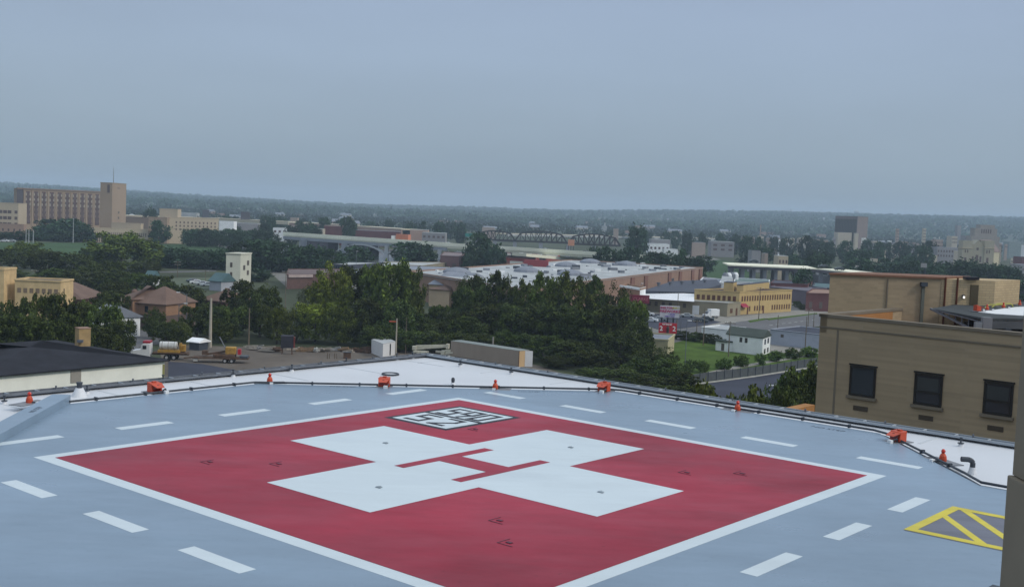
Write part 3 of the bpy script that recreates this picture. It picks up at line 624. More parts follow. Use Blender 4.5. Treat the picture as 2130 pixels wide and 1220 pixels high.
g = MB(); g.add([L.p(1.58, -.95, 1.84), L.p(1.58, .95, 1.84), L.p(1.74, .95, 2.5), L.p(1.74, -.95, 2.5)], [[0, 1, 2, 3]]); g.build('windscreen', m_glass, tk)
g = MB(); L.box(g, 2.5, 0, 2.95, 1.2, 1.9, .36); g.build('roof_fairing', mat('truck_red', (.30, .015, .03), .4, .1), tk, bevel=.05)
g = MB(); L.box(g, 2.0+TL/2, 0, .95, TL-2.6, .9, .22); g.build('chassis', m_rs, tk)
g = MB(); L.box(g, (3.5+TL)/2+.3, 0, 1.2, TL-3.1, 2.4, .2); g.build('bed', m_rs, tk)
g = MB(); g.tube(L.p(4.6, 0, 2.35), L.p(7.4, 0, 2.35), .72, .72, 18); tnk = g.build('tank', mat('tank_white', (.52, .53, .52), .5, .3, .8), tk)
for x_ in (5.0, 6.0, 7.0): MB().tube(L.p(x_, 0, 2.35), L.p(x_+.06, 0, 2.35), .735, .735, 18).build('tank_strap', m_rs, tnk)
g = MB(); L.box(g, 6.2, 0, 1.5, 3.6, 2.2, .38); g.build('cradle', m_yl, tk)
g = MB(); L.box(g, 8.3, .3, 2.0, .9, 1.2, 1.1); L.box(g, 8.1, -.5, 2.6, .4, .4, .7); g.build('pump', m_yl, tk)
for x_ in (.85, 5.9, 7.1):
    for s in (-1, 1): wheel(tk, L.p(x_, s*1.02, .48), .48, .32, yw_)
# low trailer with a small digger
a_, b_ = G(402, 752), G(518, 755); yw_ = math.atan2((b_-a_).y, (b_-a_).x); L = Lf(a_, yw_); TL = (b_-a_).length
tr = thing('equipment_trailer', 'rusty low flatbed trailer behind the truck, loaded with a yellow digger', 'trailer', a_)
g = MB(); L.box(g, TL/2, 0, .85, TL, 2.3, .22); g.build('bed', m_rs, tr)
g = MB(); L.box(g, TL-.8, 0, 1.1, 1.3, 2.2, .3); g.build('ramp', m_dark, tr); g = MB(); g.beam(L.p(0, 0, .8), L.p(-1.6, 0, .6), .25, .2); g.build('drawbar', m_rs, tr)
g = MB(); L.box(g, .5, -.8, .55, .7, .5, .6); g.build('tool_box', mat('box_grey', (.45, .45, .43), .6, .1), tr)
for x_ in (TL*.58, TL*.7):
    for s in (-1, 1): wheel(tr, L.p(x_, s*1.0, .42), .42, .3, yw_)
dg = thing('small_digger', 'yellow tracked digger with a raised thin boom on the low trailer', 'excavator', L.p(5, 0, .96))
for s in (-.75, .75): g = MB(); L.box(g, 5.2, s, 1.25, 3.6, .4, .55); g.build('track', m_rs, dg, bevel=.1)
g = MB(); L.box(g, 6.2, 0, 2.1, 1.7, 1.5, 1.2); g.build('body', m_yl, dg, bevel=.1)
g = MB(); g.beam(L.p(5.5, -.3, 2.2), L.p(4.3, -.3, 4.4), .14, .16); g.build('boom', m_plate, dg)
g = MB(); g.beam(L.p(2.0, .2, 1.3), L.p(5.2, .2, 1.9), .5, .3); L.box(g, 1.9, .2, 1.6, .9, 1.1, .7); g.build('bucket_arm', m_rs, dg)
g = MB(); L.box(g, 7.6, .2, 1.9, .5, .9, .9); g.build('counterweight', m_red, dg)
# white site cabin
a_, b_ = G(774, 735), G(822, 740); cbn = bldg('site_cabin', 'small white box cabin with a black strap near the roof corner', 'cabin', [G(772, 734), G(796, 744), G(822, 738), G(801, 729)], 2.6, m_tw, mat('cabin_roof', (.40, .42, .43), .6, .1), parapet=0)
wins(cbn, G(796, 744), G(822, 738), .2, 2.3, 1, .12, m_black, .25, .9, name='door_gap')
# long tan semi trailer
zt = 3.95
c = [G(938, 708, zt), G(1080, 729, zt), G(1104, 726.5, zt)]; v0 = xy(c[1]-c[0]); nv = Vector((-v0.y, v0.x)).normalized(); nv = nv if nv.dot(xy(c[0])) > 0 else -nv
q = [xy(c[0]), xy(c[1]), xy(c[1])+nv*2.6, xy(c[0])+nv*2.6]
sm = thing('semi_trailer', 'long tan box semi trailer with its white rear door standing open', 'trailer', (q[1].x, q[1].y, 0))
m_tanb = mat('trailer_tan', (.30, .25, .20), .6, .06, 1., stretch=(1, 1, .3))
MB().prism([tuple(p) for p in q], 1.15, zt-.06).build('box', m_tanb, sm)
MB().prism([tuple(p) for p in inset(q, 1.004)], zt-.05, zt).build('roof', mat('trailer_roof', (.20, .23, .22), .6, .1), sm)
vd = v0.normalized(); L = Lf((q[0].x, q[0].y, 0), math.atan2(vd.y, vd.x)); LL = v0.length; sg = 1 if nv.dot(xy(L.y)) > 0 else -1
g = MB(); L.box(g, LL+.02, sg*.75, 2.5, .05, 1.45, 2.7); g.build('rear_door', mat('door_peach', (.52, .36, .20), .6, .1), sm)
g = MB(); g.beam(L.p(LL+.05, sg*1.5, 2.5), L.p(LL+.9, sg*2.5, 2.5), .06, 2.7); g.build('rear_door', m_tw, sm)
g = MB(); g.beam(L.p(LL, 0, 1.15), L.p(LL, 0, zt), .12, .12); g.beam(L.p(0, -.02*sg, 1.2), L.p(LL, -.02*sg, 1.2), .08, .16); g.build('frame', m_rs, sm)
for x_ in (1.8, LL-3, LL-1.7):
    for s in (.3, 2.3): wheel(sm, L.p(x_, sg*s, .5), .5, .3, L.yaw)
q = L.p(6.5, sg*1.3, 0); MB().tube(L.p(6.6, sg*4, 0), L.p(6.6, sg*4, 5.1), .16).build('bollard', m_concr)
tag(bpy.data.objects['bollard'], 'pale grey post sticking up behind the long tan trailer', 'post')
# pale boom lifts by the trailer
m_lift = mat('lift_cream', (.52, .50, .40), .5, .15, 2.)
for i, (px, py, ln, lb) in enumerate(((862, 742, 9, 'cream articulated boom lift folded down left of the tan trailer'), (922, 752, 8.5, 'lower cream boom lift with a basket in front of the tan trailer'))):
    o = G(px, py); L = Lf(o, R_(-12-8*i)); t = thing('boom_lift', lb, 'boom lift', o, 0, 'cream boom lifts')
    g = MB(); L.box(g, 1.2, 0, .9, 2.6, 1.6, .6); g.build('base', m_lift, t, bevel=.05)
    for x_ in (.4, 2.1):
        for s in (-.8, .8): wheel(t, L.p(x_, s, .45), .45, .3, L.yaw, False)
    g = MB(); g.beam(L.p(.2, .2, 2.0), L.p(ln*.7, .2, 2.5), .35, .4); g.beam(L.p(.4, -.2, 1.6), L.p(ln*.7, -.2, 2.35), .25, .3); g.beam(L.p(ln*.45, 0, 1.3), L.p(ln, 0, 1.2), .3, .35); g.build('boom', m_lift, t)
    g = MB(); L.box(g, ln*.7, 0, 2.4, .5, .8, .9); L.box(g, 0, 0, 1.7, .7, .9, .7); g.build('knuckle', m_lift, t)
    g = MB(); 
    for z in (.6, 1.1, 1.6):
        for y in (-.6, .6): g.beam(L.p(ln, y, z), L.p(ln+1.2, y, z), .05, .05)
        g.beam(L.p(ln+1.2, -.6, z), L.p(ln+1.2, .6, z), .05, .05); g.beam(L.p(ln, -.6, z), L.p(ln, .6, z), .05, .05)
    L.box(g, ln+.6, 0, .55, 1.2, 1.2, .06); L.box(g, ln+.1, 0, 1.1, .1, 1.1, .9); g.build('basket', m_lift, t)
# dark spool / tank on legs, timber and rubble rows
o = G(597, 736); L = Lf(o, R_(8)); t = thing('loading_hopper', 'dark steel hopper on legs among the junk at the yard edge', 'hopper', o)
g = MB(); L.box(g, 0, 0, 2.3, 2.2, 1.8, 2.2); g.build('bin', mat('bin_dark', (.03, .03, .04), .7, .3), t); g = MB()
for x_ in (-.9, .9):
    for y in (-.7, .7): g.beam(L.p(x_, y, 0), L.p(x_*.9, y*.9, 1.3), .14, .14)
g.build('leg_frame', m_rs, t); g = MB(); L.box(g, 1.25, -.2, 2.2, .2, 1.2, 1.9); g.build('red_end', mat('dull_red', (.16, .03, .025), .7, .2), t)
o = G(722, 745); L = Lf(o, R_(5)); t = thing('steel_bin', 'small rusty brown steel bin standing in the dirt yard', 'bin', o)
g = MB(); L.box(g, 0, 0, .55, 1.3, .9, 1.1); g.build('bin', m_rs, t, bevel=.04); g = MB(); L.box(g, 0, 0, 1.13, 1.4, 1., .06); g.build('lid', m_dark, t)
for i, px in enumerate((683, 698)):
    o = G(px, 746); t = thing('bollard', ['left', 'right'][i]+' one of the two brown post pairs in the dirt yard', 'post', o, 0, 'brown post pairs in the yard')
    for x_ in (-.18, .18): MB().box(o+Vector((x_, 0, .5)), (.14, .14, 1.0)).build('post', m_wood, t)
m_junk = [mat('junk_pale', (.34, .30, .25), .9, .3, 2.), m_rs, mat('junk_timber', (.22, .15, .09), .9, .3, 2.), mat('junk_grey', (.25, .25, .25), .9, .3, 2.), mat('junk_white', (.5, .5, .47), .8, .2, 2.)]
jl = ['pale planks', 'rusty bars', 'brown timber', 'grey blocks', 'white scrap']
for i in range(26):
    px = 528+i*9.6+rnd.uniform(-3, 3)
    if 585 < px < 612: continue
    o = G(px, 729+rnd.uniform(-2, 2)+ (px-528)*.012); k = rnd.randrange(5); L = Lf(o, rnd.uniform(-.25, .25)); g = MB()
    for j in range(rnd.randint(4, 9)):
        ln = rnd.uniform(.4, 3.2) if k != 4 else rnd.uniform(.3, 1.0); z = .1+.16*(j//2)+rnd.uniform(0, .1); a = rnd.uniform(-.4, .4)
        g.beam(L.p(-ln/2+rnd.uniform(-.6, .6), rnd.uniform(-.7, .7), z), L.p(ln/2+rnd.uniform(-.6, .6), rnd.uniform(-.7, .7)+a, z+rnd.uniform(-.05, .4)), rnd.uniform(.1, .5), rnd.uniform(.1, .4))
    t = tag(g.build('scrap_heap', m_junk[k]), f'low heap of {jl[k]}, {ordw(i)} from the left along the back of the dirt yard', 'scrap heap', 'scrap heaps along the back of the yard'); 
# ================================================================= POLES AND LAMPS
def upole(px, yb, yt, label, arms=1, r=.14, name='utility_pole', m=None, trans=False, group='utility poles', Y=None):
    b = G(px, yb) if Y is None else D(px, yb, Y)
    if Y is not None: b.z = 0
    top = D(px, yt, b.y).z; t = thing(name, label, 'utility pole', b, 0, group); m = m or m_wood
    lean = (D(px, yt, b.y)-b)*.0
    MB().tube(b, Vector((b.x, b.y, top)), r, r*.6, 8).build('pole', m, t)
    for k in range(arms):
        z = top-.35-k*.9; a = Vector((b.x, b.y, z)); w = 1.1
        MB().beam(a-Vector((w, .1, 0)), a+Vector((w, -.1, 0)), .12, .14).build('crossarm', m, t)
        g = MB()
        for x_ in (-.95, -.55, .55, .95): g.tube(a+Vector((x_, 0, .07)), a+Vector((x_, 0, .28)), .05, .03, 6)
        g.build('insulators', m_whitebox, t)
    if trans: MB().tube(Vector((b.x+.35, b.y, top-2.2)), Vector((b.x+.35, b.y, top-1.3)), .24, .24, 10).build('transformer', m_plate, t)
    return b, top
m_lt = mat('pole_pale', (.36, .33, .27), .8, .1)
upole(437, 722, 620, 'thick pale utility pole standing beside the equipment trailer', 0, .33, m=m_lt)
upole(517, 726, 640, 'thin bare pole right of the equipment trailer', 0, .16)
upole(132, 712, 600, 'bare brown pole behind the black shingle roof, left of the brick chimney', 0, .16, Y=200)
upole(177, 600, 565, 'short pole with a white transformer right of the yellow brick building', 0, .12, trans=True, Y=330)
upole(72, 590, 561, 'small pole with a crossarm behind the yellow brick building', 1, .12, Y=330)
upole(369, 577, 543, 'utility pole with two crossarms in front of the dark riverside trees', 2, .12)
upole(317, 575, 545, 'thin pole near the small teal roofed hut', 0, .1)
upole(427, 590, 562, 'thin pole left of the white tower', 1, .1)
upole(594, 610, 563, 'pole with a pale fixture left of the yellowish green tree', 1, .12, Y=300)
upole(251, 690, 612, 'pale thin pole left of the brown roofed brick house', 0, .13, m=m_lt, Y=235)
upole(823, 742, 662, 'pale pole with an orange wind sock frame by the white cabin', 0, .17, m=m_lt, Y=198)
o = Vector((0, 0, 0)); b_ = D(823, 672, 198); t = bpy.data.objects
MB().beam(b_+Vector((-1.1, 0, .3)), b_+Vector((.1, 0, .3)), .3, .16).build('windsock_frame', m_orange); o = t['windsock_frame']; tag(o, 'orange arm sign at the top of the pale pole by the white cabin', 'sign')
upole(843, 745, 660, 'thin dark pole in front of the dark trees right of the white cabin', 0, .09, Y=215)
def lamp(px, yb, yt, label, arm=-1, Y=None, r=.1, ln=1.8):
    b = G(px, yb) if Y is None else D(px, yb, Y); b.z = 0; top = D(px, yt, b.y).z
    t = thing('street_lamp', label, 'street lamp', b, 0, 'street lamps'); T_ = Vector((b.x, b.y, top))
    MB().tube(b, T_, r, r*.6, 8).build('pole', m_steel, t)
    MB().path([T_-Vector((0, 0, .5)), T_+Vector((arm*ln*.5, 0, .1)), T_+Vector((arm*ln, 0, .2))], r*.5).build('arm', m_steel, t)
    MB().box(T_+Vector((arm*ln*1.1, 0, .18)), (.7, .25, .14)).build('lamp_head', m_whitebox, t)
lamp(387, 700, 610, 'taller street lamp of the pair by the brown roofed brick house', -1, 235, .12, 1.6)
lamp(371, 705, 632, 'shorter street lamp of the pair by the brown roofed brick house', 1, 228, .11, 1.2)
lamp(698, 560, 523, 'street lamp left of the grey sheds near the bridge', 1, None, .12, .3)
lamp(740, 572, 523, 'street lamp right of the grey sheds near the bridge', 1, None, .12, .3)
for i, (px, yb, yt) in enumerate(((1462, 730, 640), (1515, 742, 668), (1578, 664, 597), (1617, 690, 655), (1674, 737, 658), (1680, 688, 642), (1692, 680, 650), (1449, 690, 665), (1407, 690, 610))):
    upole(px, yb, yt, ['dark utility pole left of the white van', 'utility pole with crossarm in front of the white house', 'tall pole in front of the yellow two storey building', 'pole at the roadside right of the yellow building', 'dark pole in front of the blue grey building', 'dark pole behind the blue grey building', 'thin pole by the road near the brick penthouse', 'short pole with crossarm at the end of the flat white building', 'tall pole in front of the beige block building'][i], 1 if i in (1, 2, 5, 7) else 0, .13, Y=None if i not in (0, 4) else (250 if i == 0 else 240))
lamp(1596, 845, 803, 'white light pole standing in the dark parking lot', 1, None, .1, .4)
for i, (px, yb, yt) in enumerate(((1424, 775, 668), (1415, 700, 655), (1331, 640, 590))):
    lamp(px, yb, yt, ['tall slim pole beside the red billboard', 'slim pale pole right of the fireworks billboard', 'floodlight pole above the white roofed block'][i], 1, None, .08, .4)
# ================================================================= RIGHT DISTRICT
# yellow two storey building
zt = 6.9
C1, C0, C2 = G(1538.6, 606, zt), G(1445, 601, zt), G(1647.7, 602, zt)
C3 = C0+C2-C1; yb = bldg('yellow_building', 'yellow two storey corner building with rows of paired brown windows', 'building', [C0, C1, C2, C3], zt-.3, m_ybrick2, mat('maroon_roof', (.05, .025, .035), .8, .2), parapet=.3)
m_bwin = mat('brown_window', (.10, .04, .02), .5, .3, .5, world=True); m_gwin = m_glass2
wins(yb, C1, C2, 3.95, 5.5, 20, .52, m_bwin, .03, .98)
wins(yb, C1, C2, .9, 2.4, 20, .5, m_bwin, .03, .98, skip=(0, 1, 2, 4, 9, 10, 11))
wins(yb, C0, C1, 3.95, 5.4, 8, .62, m_bwin, .03, .95)
q = C1+(C2-C1)*.24; wins(yb, C1, C2, 0.0, 2.3, 1, .8, m_bwin, .145, .175, name='door'); wins(yb, C1, C2, 0.0, 2.3, 1, .8, m_bwin, .44, .47, name='door')
aw_ = MB(); u_ = (C2-C1).normalized(); n_ = Vector((u_.y, -u_.x, 0)); q0 = Vector((C1.x, C1.y, 0))+u_*.4
aw_.add([q0+Vector((0, 0, 3.3)), q0+u_*3.2+Vector((0, 0, 3.3)), q0+u_*3.2+n_*1.4+Vector((0, 0, 2.3)), q0+n_*1.4+Vector((0, 0, 2.3)), q0+Vector((0, 0, 2.3)), q0+u_*3.2+Vector((0, 0, 2.3))], [[0, 1, 2, 3], [0, 3, 4], [1, 5, 2], [3, 2, 5, 4]]); aw_.build('awning', mat('awning_red', (.30, .03, .06), .7, .1), yb)
for nm, pq_, z1 in (('roof_tower', ((1505, 603), (1525, 604), (1532, 602), (1512, 601)), 9.2), ('roof_storey', ((1532, 604), (1546, 604.5), (1600, 598), (1588, 597)), 8.6)):
    pp = [G(x, y, zt) for x, y in pq_]; g = MB().prism(pp, zt-.2, z1); h_ = g.build(nm, m_ybrick2, yb); MB().prism(inset(pp, 1.02), z1, z1+.15).build('cap', m_dkroof, h_)
# beige block wing and white roofs
zt = 3.7
w0, w1, w2 = G(1322, 619, zt), G(1513.5, 631.5, zt), G(1541, 629, zt)
bw = bldg('beige_wing', 'long beige one storey wing with dark square windows and a white roll door', 'building', [w0, w1, w2, w2+(w0-w1)], zt, m_bwall, m_wroof, parapet=.25)
wins(bw, w0, w1, 1.7, 3.0, 7, .42, m_glass2, .04, .58, skip=(5,)); wins(bw, w0, w1, 0, 2.6, 1, .9, m_whitebox, .625, .705, name='roll_door')
wins(bw, w1, w2, .9, 2.2, 1, .6, m_bwin, .15, .45); wins(bw, w1, w2, 0, 2.2, 1, .6, m_bwin, .6, .8, name='door')
g = MB(); g.add([G(1338, 620, 3.98), G(1444, 627, 3.98), G(1444, 611, 5.1), G(1331, 603, 5.1), G(1338, 620, 3.8), G(1444, 627, 3.8), G(1444, 611, 3.8), G(1331, 603, 3.8)], [[0, 1, 2, 3], [7, 6, 5, 4], [0, 4, 5, 1], [1, 5, 6, 2], [2, 6, 7, 3], [3, 7, 4, 0]]); g.build('sloped_roof', mat('bright_roof', (.72, .74, .77), .6, .05, .2, world=True), bw)
zt = 5.7; pp = [G(1336, 603, zt), G(1445, 606, zt), G(1500, 590, zt), G(1490, 580, zt), G(1400, 583, zt)]
bf = bldg('black_roof_hall', 'low hall with a wide dark flat roof behind the yellow building', 'building', pp, zt-.2, m_dkroof, m_dkroof, parapet=0)
for i in range(5):
    q = G(1370+i*24, 594-i*1.6, zt); MB().lathe(q, [(.5, 0), (.5, .7), (.7, .75), (.7, 1.1)], 8).build('roof_vent', m_steel, bf)
wins(bf, pp[0], pp[1], 4.6, 5.3, 12, .7, m_glass, .3, .98)
zt = 6.6; pp = [G(1290, 596, zt), G(1331, 603, zt), G(1343, 600, zt), G(1305, 593, zt)]
ob = bldg('orange_shop', 'orange brick shop with a white parapet behind the tree edge', 'building', pp, zt, m_orbrick, m_wroof, parapet=.5)
MB().beam(pp[0]+Vector((0, 0, .25)), pp[1]+Vector((0, 0, .25)), .4, .6).build('fascia', m_white_w, ob)
wins(ob, pp[1], pp[2], 4, 7.2, 1, .98, m_white_w, 0, 1, name='white_panel')
# big warehouse with a white roof
zt = 8.0; wa = [G(1462, 557, zt), G(1085, 603, zt), G(850, 566, zt), G(1190, 541, zt)]
wh = bldg('warehouse', 'huge warehouse with a cluttered white roof and red brick side wall', 'warehouse', wa, zt, m_rbrick, m_wroof, parapet=.4)
dv = wa[0]-wa[1]
for f_ in (.48, .56, .72, .80, .9, .965): wins(wh, wa[1], wa[0], .2, zt-.3, 1, 1, m_rbrick2, f_, f_+.02, name='brick_pier', out=.4, th=.5)
wins(wh, wa[1], wa[0], .5, 5.5, 1, 1, m_glass, .735, .765, name='gate'); wins(wh, wa[1], wa[0], 1.5, 3, 4, .12, m_white_w, .45, .9, name='wall_sign', out=.12)
for i in range(90):
    a_, b_ = rnd.uniform(.04, .96), rnd.uniform(.05, .95); q = wa[1]+(wa[0]-wa[1])*a_+(wa[2]-wa[1])*b_
    s = rnd.uniform(.5, 1.9); MB().box((q.x, q.y, zt+s*.25), (s*rnd.uniform(.6, 2.2), s, s*.55), rnd.uniform(0, 1)).build('roof_unit', rnd.choice([m_whitebox, m_steel, m_grroof, m_dark, m_wroof, m_plate]), wh)
for i in range(6):
    a_, b_ = [(.1, .8), (.3, .6), (.55, .7), (.35, .3), (.8, .5), (.75, .8)][i]; q = wa[1]+(wa[0]-wa[1])*a_+(wa[2]-wa[1])*b_
    MB().lathe(q, [(4.5, 0), (4.2, .8), (2.8, 1.5), (.6, 1.9)], 12).build('roof_dome', m_grroof, wh)
q = G(1115, 554, zt); MB().box(q+Vector((0, 0, 1.1)), (9.0, 2, 2.6), R_(-8)).build('red_penthouse', mat('penthouse_red', (.26, .055, .06), .8, .1), wh)
# signs
def sign(name, label, x0, x1, y0, y1, Y, m, legs, yb, th=.5, cat='billboard'):
    a_, b_ = D(x0, y0, Y), D(x1, y0+(x1-x0)*.04, Y); z1 = a_.z; z0 = D(x0, y1, Y).z; t = thing(name, label, cat, (a_.x, Y, 0))
    MB().beam((a_.x, Y, (z0+z1)/2), (b_.x, Y, (z0+z1)/2), th, z1-z0).build('panel', m, t)
    for f_ in legs:
        q = a_+(b_-a_)*f_; MB().tube((q.x, Y+th, 0), (q.x, Y+th, z1-.3), .22, .18, 8).build('post', m_dark, t)
    return t, a_, b_, z0, z1
m_bb1 = mat('billboard_pale', (.50, .50, .55), .6, .12, .8); m_mag = mat('letters_magenta', (.40, .02, .10), .6, .1); m_vio = mat('letters_violet', (.20, .14, .45), .6, .1); m_yel = mat('letters_yellow', (.50, .45, .03), .6, .1)
t, a_, b_, z0, z1 = sign('billboard', 'pale billboard reading FIREWORKS in magenta letters above the parking lot', 1373.5, 1414, 635, 659, 262, m_bb1, (.12, .42, .72), 700)
rt = Vector((1, 0, 0)); nf = Vector((rt.y, -rt.x, 0)); mid = (a_+b_)/2; h_ = z1-z0; w_ = (b_-a_).length
def ln(s, sz, fx, fz, m, tt=t): text(s, sz, Vector((a_.x, a_.y, 0))+rt*w_*fx+Vector((0, 0, z0+h_*fz))+nf*.3, rt, Vector((0, 0, 1)), m, 'lettering', tt, .01, bold=.022)
ln('SHELTON', .68, .33, .82, m_mag); ln('SINCE 64', .40, .80, .84, m_yel); ln('FIREWORKS', .86, .5, .52, m_mag); ln('& MORE', .42, .6, .28, m_vio); ln('OPEN 7 DAYS', .36, .5, .1, m_vio)
MB().beam(Vector((a_.x, a_.y, z0-.25))+nf*.2, Vector((b_.x+2.2, b_.y, z0-.25))+nf*.2, .8, .12).build('catwalk', m_dark, t)
t, a_, b_, z0, z1 = sign('billboard', 'red billboard with white digits below the fireworks billboard', 1371, 1408, 671, 692, 255, m_red, (.1, .5, .88), 700)
w_ = (b_-a_).length; h_ = z1-z0; ln('2', 1.5, .12, .45, m_whitebox, t); ln('2', 1.5, .85, .45, m_whitebox, t); ln('BUY ONE GET', .34, .45, .88, m_whitebox, t)
g = MB(); g.lathe(Vector((a_.x, a_.y, z0+.1))+rt*w_*.5+nf*.3, [(.3, 0), (.34, 1.0), (.28, 1.3), (.12, 1.6)], 10); g.build('bottle_picture', mat('picture_brown', (.06, .04, .04), .6, .2), t)
MB().beam(Vector((a_.x, a_.y, z0-.25))+nf*.2, Vector((b_.x+1.4, b_.y, z0-.25))+nf*.2, .8, .12).build('catwalk', m_dark, t)
t, a_, b_, z0, z1 = sign('pylon_sign', 'dark red roadside sign on a tall dark pole at the edge of the trees', 1311, 1351, 612.5, 629.5, 262, mat('sign_maroon', (.17, .02, .045), .6, .15), (), 685)
w_ = (b_-a_).length; h_ = z1-z0; m_pk = mat('letters_pink', (.45, .16, .20), .6, .1); text('CLARKE', .95, Vector((a_.x, a_.y, z0+h_*.5))+rt*w_*.55+nf*.3, rt, Vector((0, 0, 1)), m_pk, 'lettering', t, .01)
q = D(1340, 686, 262); MB().tube((q.x, 262.4, 0), (q.x, 262.4, z0+.3), .3, .25, 8).build('post', m_dark, t); MB().beam((q.x-1.2, 262.2, z0-.8), (q.x-.3, 262.2, z0-.8), .3, 1.3).build('lower_panel', mat('dull_red_sign', (.25, .04, .05), .6, .1), t)
# white house
C0, Cl, Cr = G(1585, 740), G(1510, 730), G(1601, 733)
hs = thing('white_house', 'narrow white two storey wooden house with a dark green gable roof', 'house', C0)
pp = [Cl, C0, Cr, Cl+Cr-C0]; MB().prism(pp, 0, 3.75).build('wall', m_white_w, hs)
hr = hiproof([Cl, C0, Cr, Cl+Cr-C0], 3.75, 5.1, .25, gable=True).build('roof', mat('green_shingle', (.05, .065, .055), .85, .15, .5, world=True), hs)
g = MB(); mm = (C0+Cr)/2; nx = (C0-Cl).normalized()*.02; g.add([C0+nx+Vector((0, 0, 3.7)), Cr+nx+Vector((0, 0, 3.7)), Vector((mm.x, mm.y, 4.95))+nx], [[0, 1, 2]]); g.build('gable', m_white_w, hs)
wins(hs, Cl, C0, 2.3, 3.3, 2, .5, m_glass, .33, .62); wins(hs, C0, Cr, 2.2, 3.3, 2, .45, m_glass, .1, .9); wins(hs, C0, Cr, .3, 1.3, 2, .5, m_glass, .1, .9)
q = off(G(1488, 728), G(1511, 732), 4); MB().prism(q, 0, 2.0).build('porch', m_white_w, hs); MB().prism([tuple(p) for p in inset(q, 1.12)], 2.0, 2.3).build('porch_roof', MATS['green_shingle'], hs); wins(hs, q[0], q[1], .2, 1.7, 1, .5, m_glass2, .4, .9, name='porch_door')
q = off(G(1458, 703), G(1512, 709), 9); wb = bldg('white_shed', 'flat white building joined to the back of the white house', 'building', q, 2.5, m_white_w, m_wroof, parapet=.2)
q = off(G(1601, 716), G(1712, 729), 14); gb = bldg('grey_garage', 'low blue grey building with a dark flat roof behind the white house', 'building', q, 3.4, mat('blue_grey_wall', (.33, .36, .42), .8, .1, .4, world=True), m_asph, parapet=.15)
wins(gb, q[0], q[1], 1.9, 2.6, 1, .9, m_glass2, .2, .26); wins(gb, q[0], q[1], .3, 2.4, 1, .9, mat('door_grey', (.34, .37, .44), .7, .05), .36, .62, name='garage_door')
# small cream roof at the left of the lawn
q = off(G(1330, 738), G(1388, 742), 12); lb = bldg('cream_shed', 'small cream building with a flat grey roof partly hidden by trees', 'building', q, 3.2, mat('pale_yellow', (.42, .38, .24), .8, .1, .5, world=True), m_grroof, parapet=.3)
# ground patches
gpoly('grass_lawn', [(1388, 712), (1440, 706), (1520, 715), (1600, 728), (1705, 735), (1705, 748), (1560, 775), (1440, 795), (1395, 775)], m_lawn, .05)
gpoly('gravel_strip', [(1602, 716), (1705, 728), (1705, 737), (1602, 733)], m_concr, .06)
gpoly('pavement', [(1440, 781), (1520, 763), (1600, 750), (1700, 735), (1700, 738), (1600, 755), (1520, 769), (1440, 786)], m_concr, .07)
gpoly('parking_lot', [(1436, 802), (1572, 784), (1700, 764), (1760, 860), (1500, 900), (1400, 850)], m_asph, .07)
gpoly('customer_parking', [(1325, 650), (1440, 657), (1500, 670), (1470, 676), (1380, 688), (1325, 672)], m_asph, .08)
gpoly('street', [(1300, 700), (1380, 689), (1480, 677), (1560, 666), (1760, 648), (1760, 672), (1600, 690), (1470, 697), (1390, 716), (1300, 730)], m_road, .06)
gpoly('forecourt', [(1310, 640), (1450, 646), (1510, 660), (1545, 657), (1700, 640), (1760, 646), (1560, 668), (1480, 676), (1320, 662)], m_concr, .03)
gpoly('side_lot', [(1250, 590), (1462, 580), (1700, 590), (1760, 640), (1250, 720)], mat('lot_concrete', (.17, .165, .15), .9, .2, .06, world=True, detail=9), .01)
gpoly('grass_verge', [(1555, 667), (1590, 662), (1598, 664), (1560, 671)], m_lawn, .10)
gpoly('grass_verge', [(1590, 663), (1700, 651), (1700, 653), (1600, 666)], m_lawn, .10)
for i, (x0, y0, x1, y1) in enumerate(((1600, 676, 1700, 664), (1570, 690, 1640, 681))):
    g = MB(); a_, b_ = G(x0, y0, .075), G(x1, y1, .075); n = 8
    for k in range(n): g.beam(a_.lerp(b_, k/n), a_.lerp(b_, (k+.55)/n), .22, .01)
    tag(g.build('lane_marking', m_line), None, None, None, 'structure')
g = MB()
for k in range(5): a_, b_ = G(1615+k*14, 800+k*0, .085), G(1640+k*14, 822, .085); g.beam(G(1612+k*3, 799+k*6, .08), G(1655+k*4, 802+k*6, .08), .14, .01)
tag(g.build('parking_lines', m_line), None, None, None, 'structure')
# kerb and fence beside the dark lot
fc = thing('lot_fence', 'long dark slatted fence on a pale kerb along the dark parking lot', 'fence', G(1445, 798))
fp = [G(1438, 801), G(1572, 783.5), G(1700, 763)]
for a_, b_ in zip(fp, fp[1:]): MB().beam(a_+Vector((0, 0, .12)), b_+Vector((0, 0, .12)), .3, .24).build('kerb', mat('kerb_pale', (.42, .42, .38), .8, .1), fc)
for a_, b_ in zip(fp, fp[1:]):
    o_ = Vector((0, .5, 0)); MB().beam(a_+o_+Vector((0, 0, 1.0)), b_+o_+Vector((0, 0, 1.0)), .06, 1.5).build('slat_panel', mat('fence_dark', (.07, .08, .085), .7, .2, 2.), fc)
    L_ = (b_-a_).length; n = int(L_/2.4)
    for k in range(n): q = a_.lerp(b_, k/n); MB().beam(q+Vector((0, .4, 0)), q+Vector((0, .4, 1.9)), .1, .1).build('post', m_dark, fc)
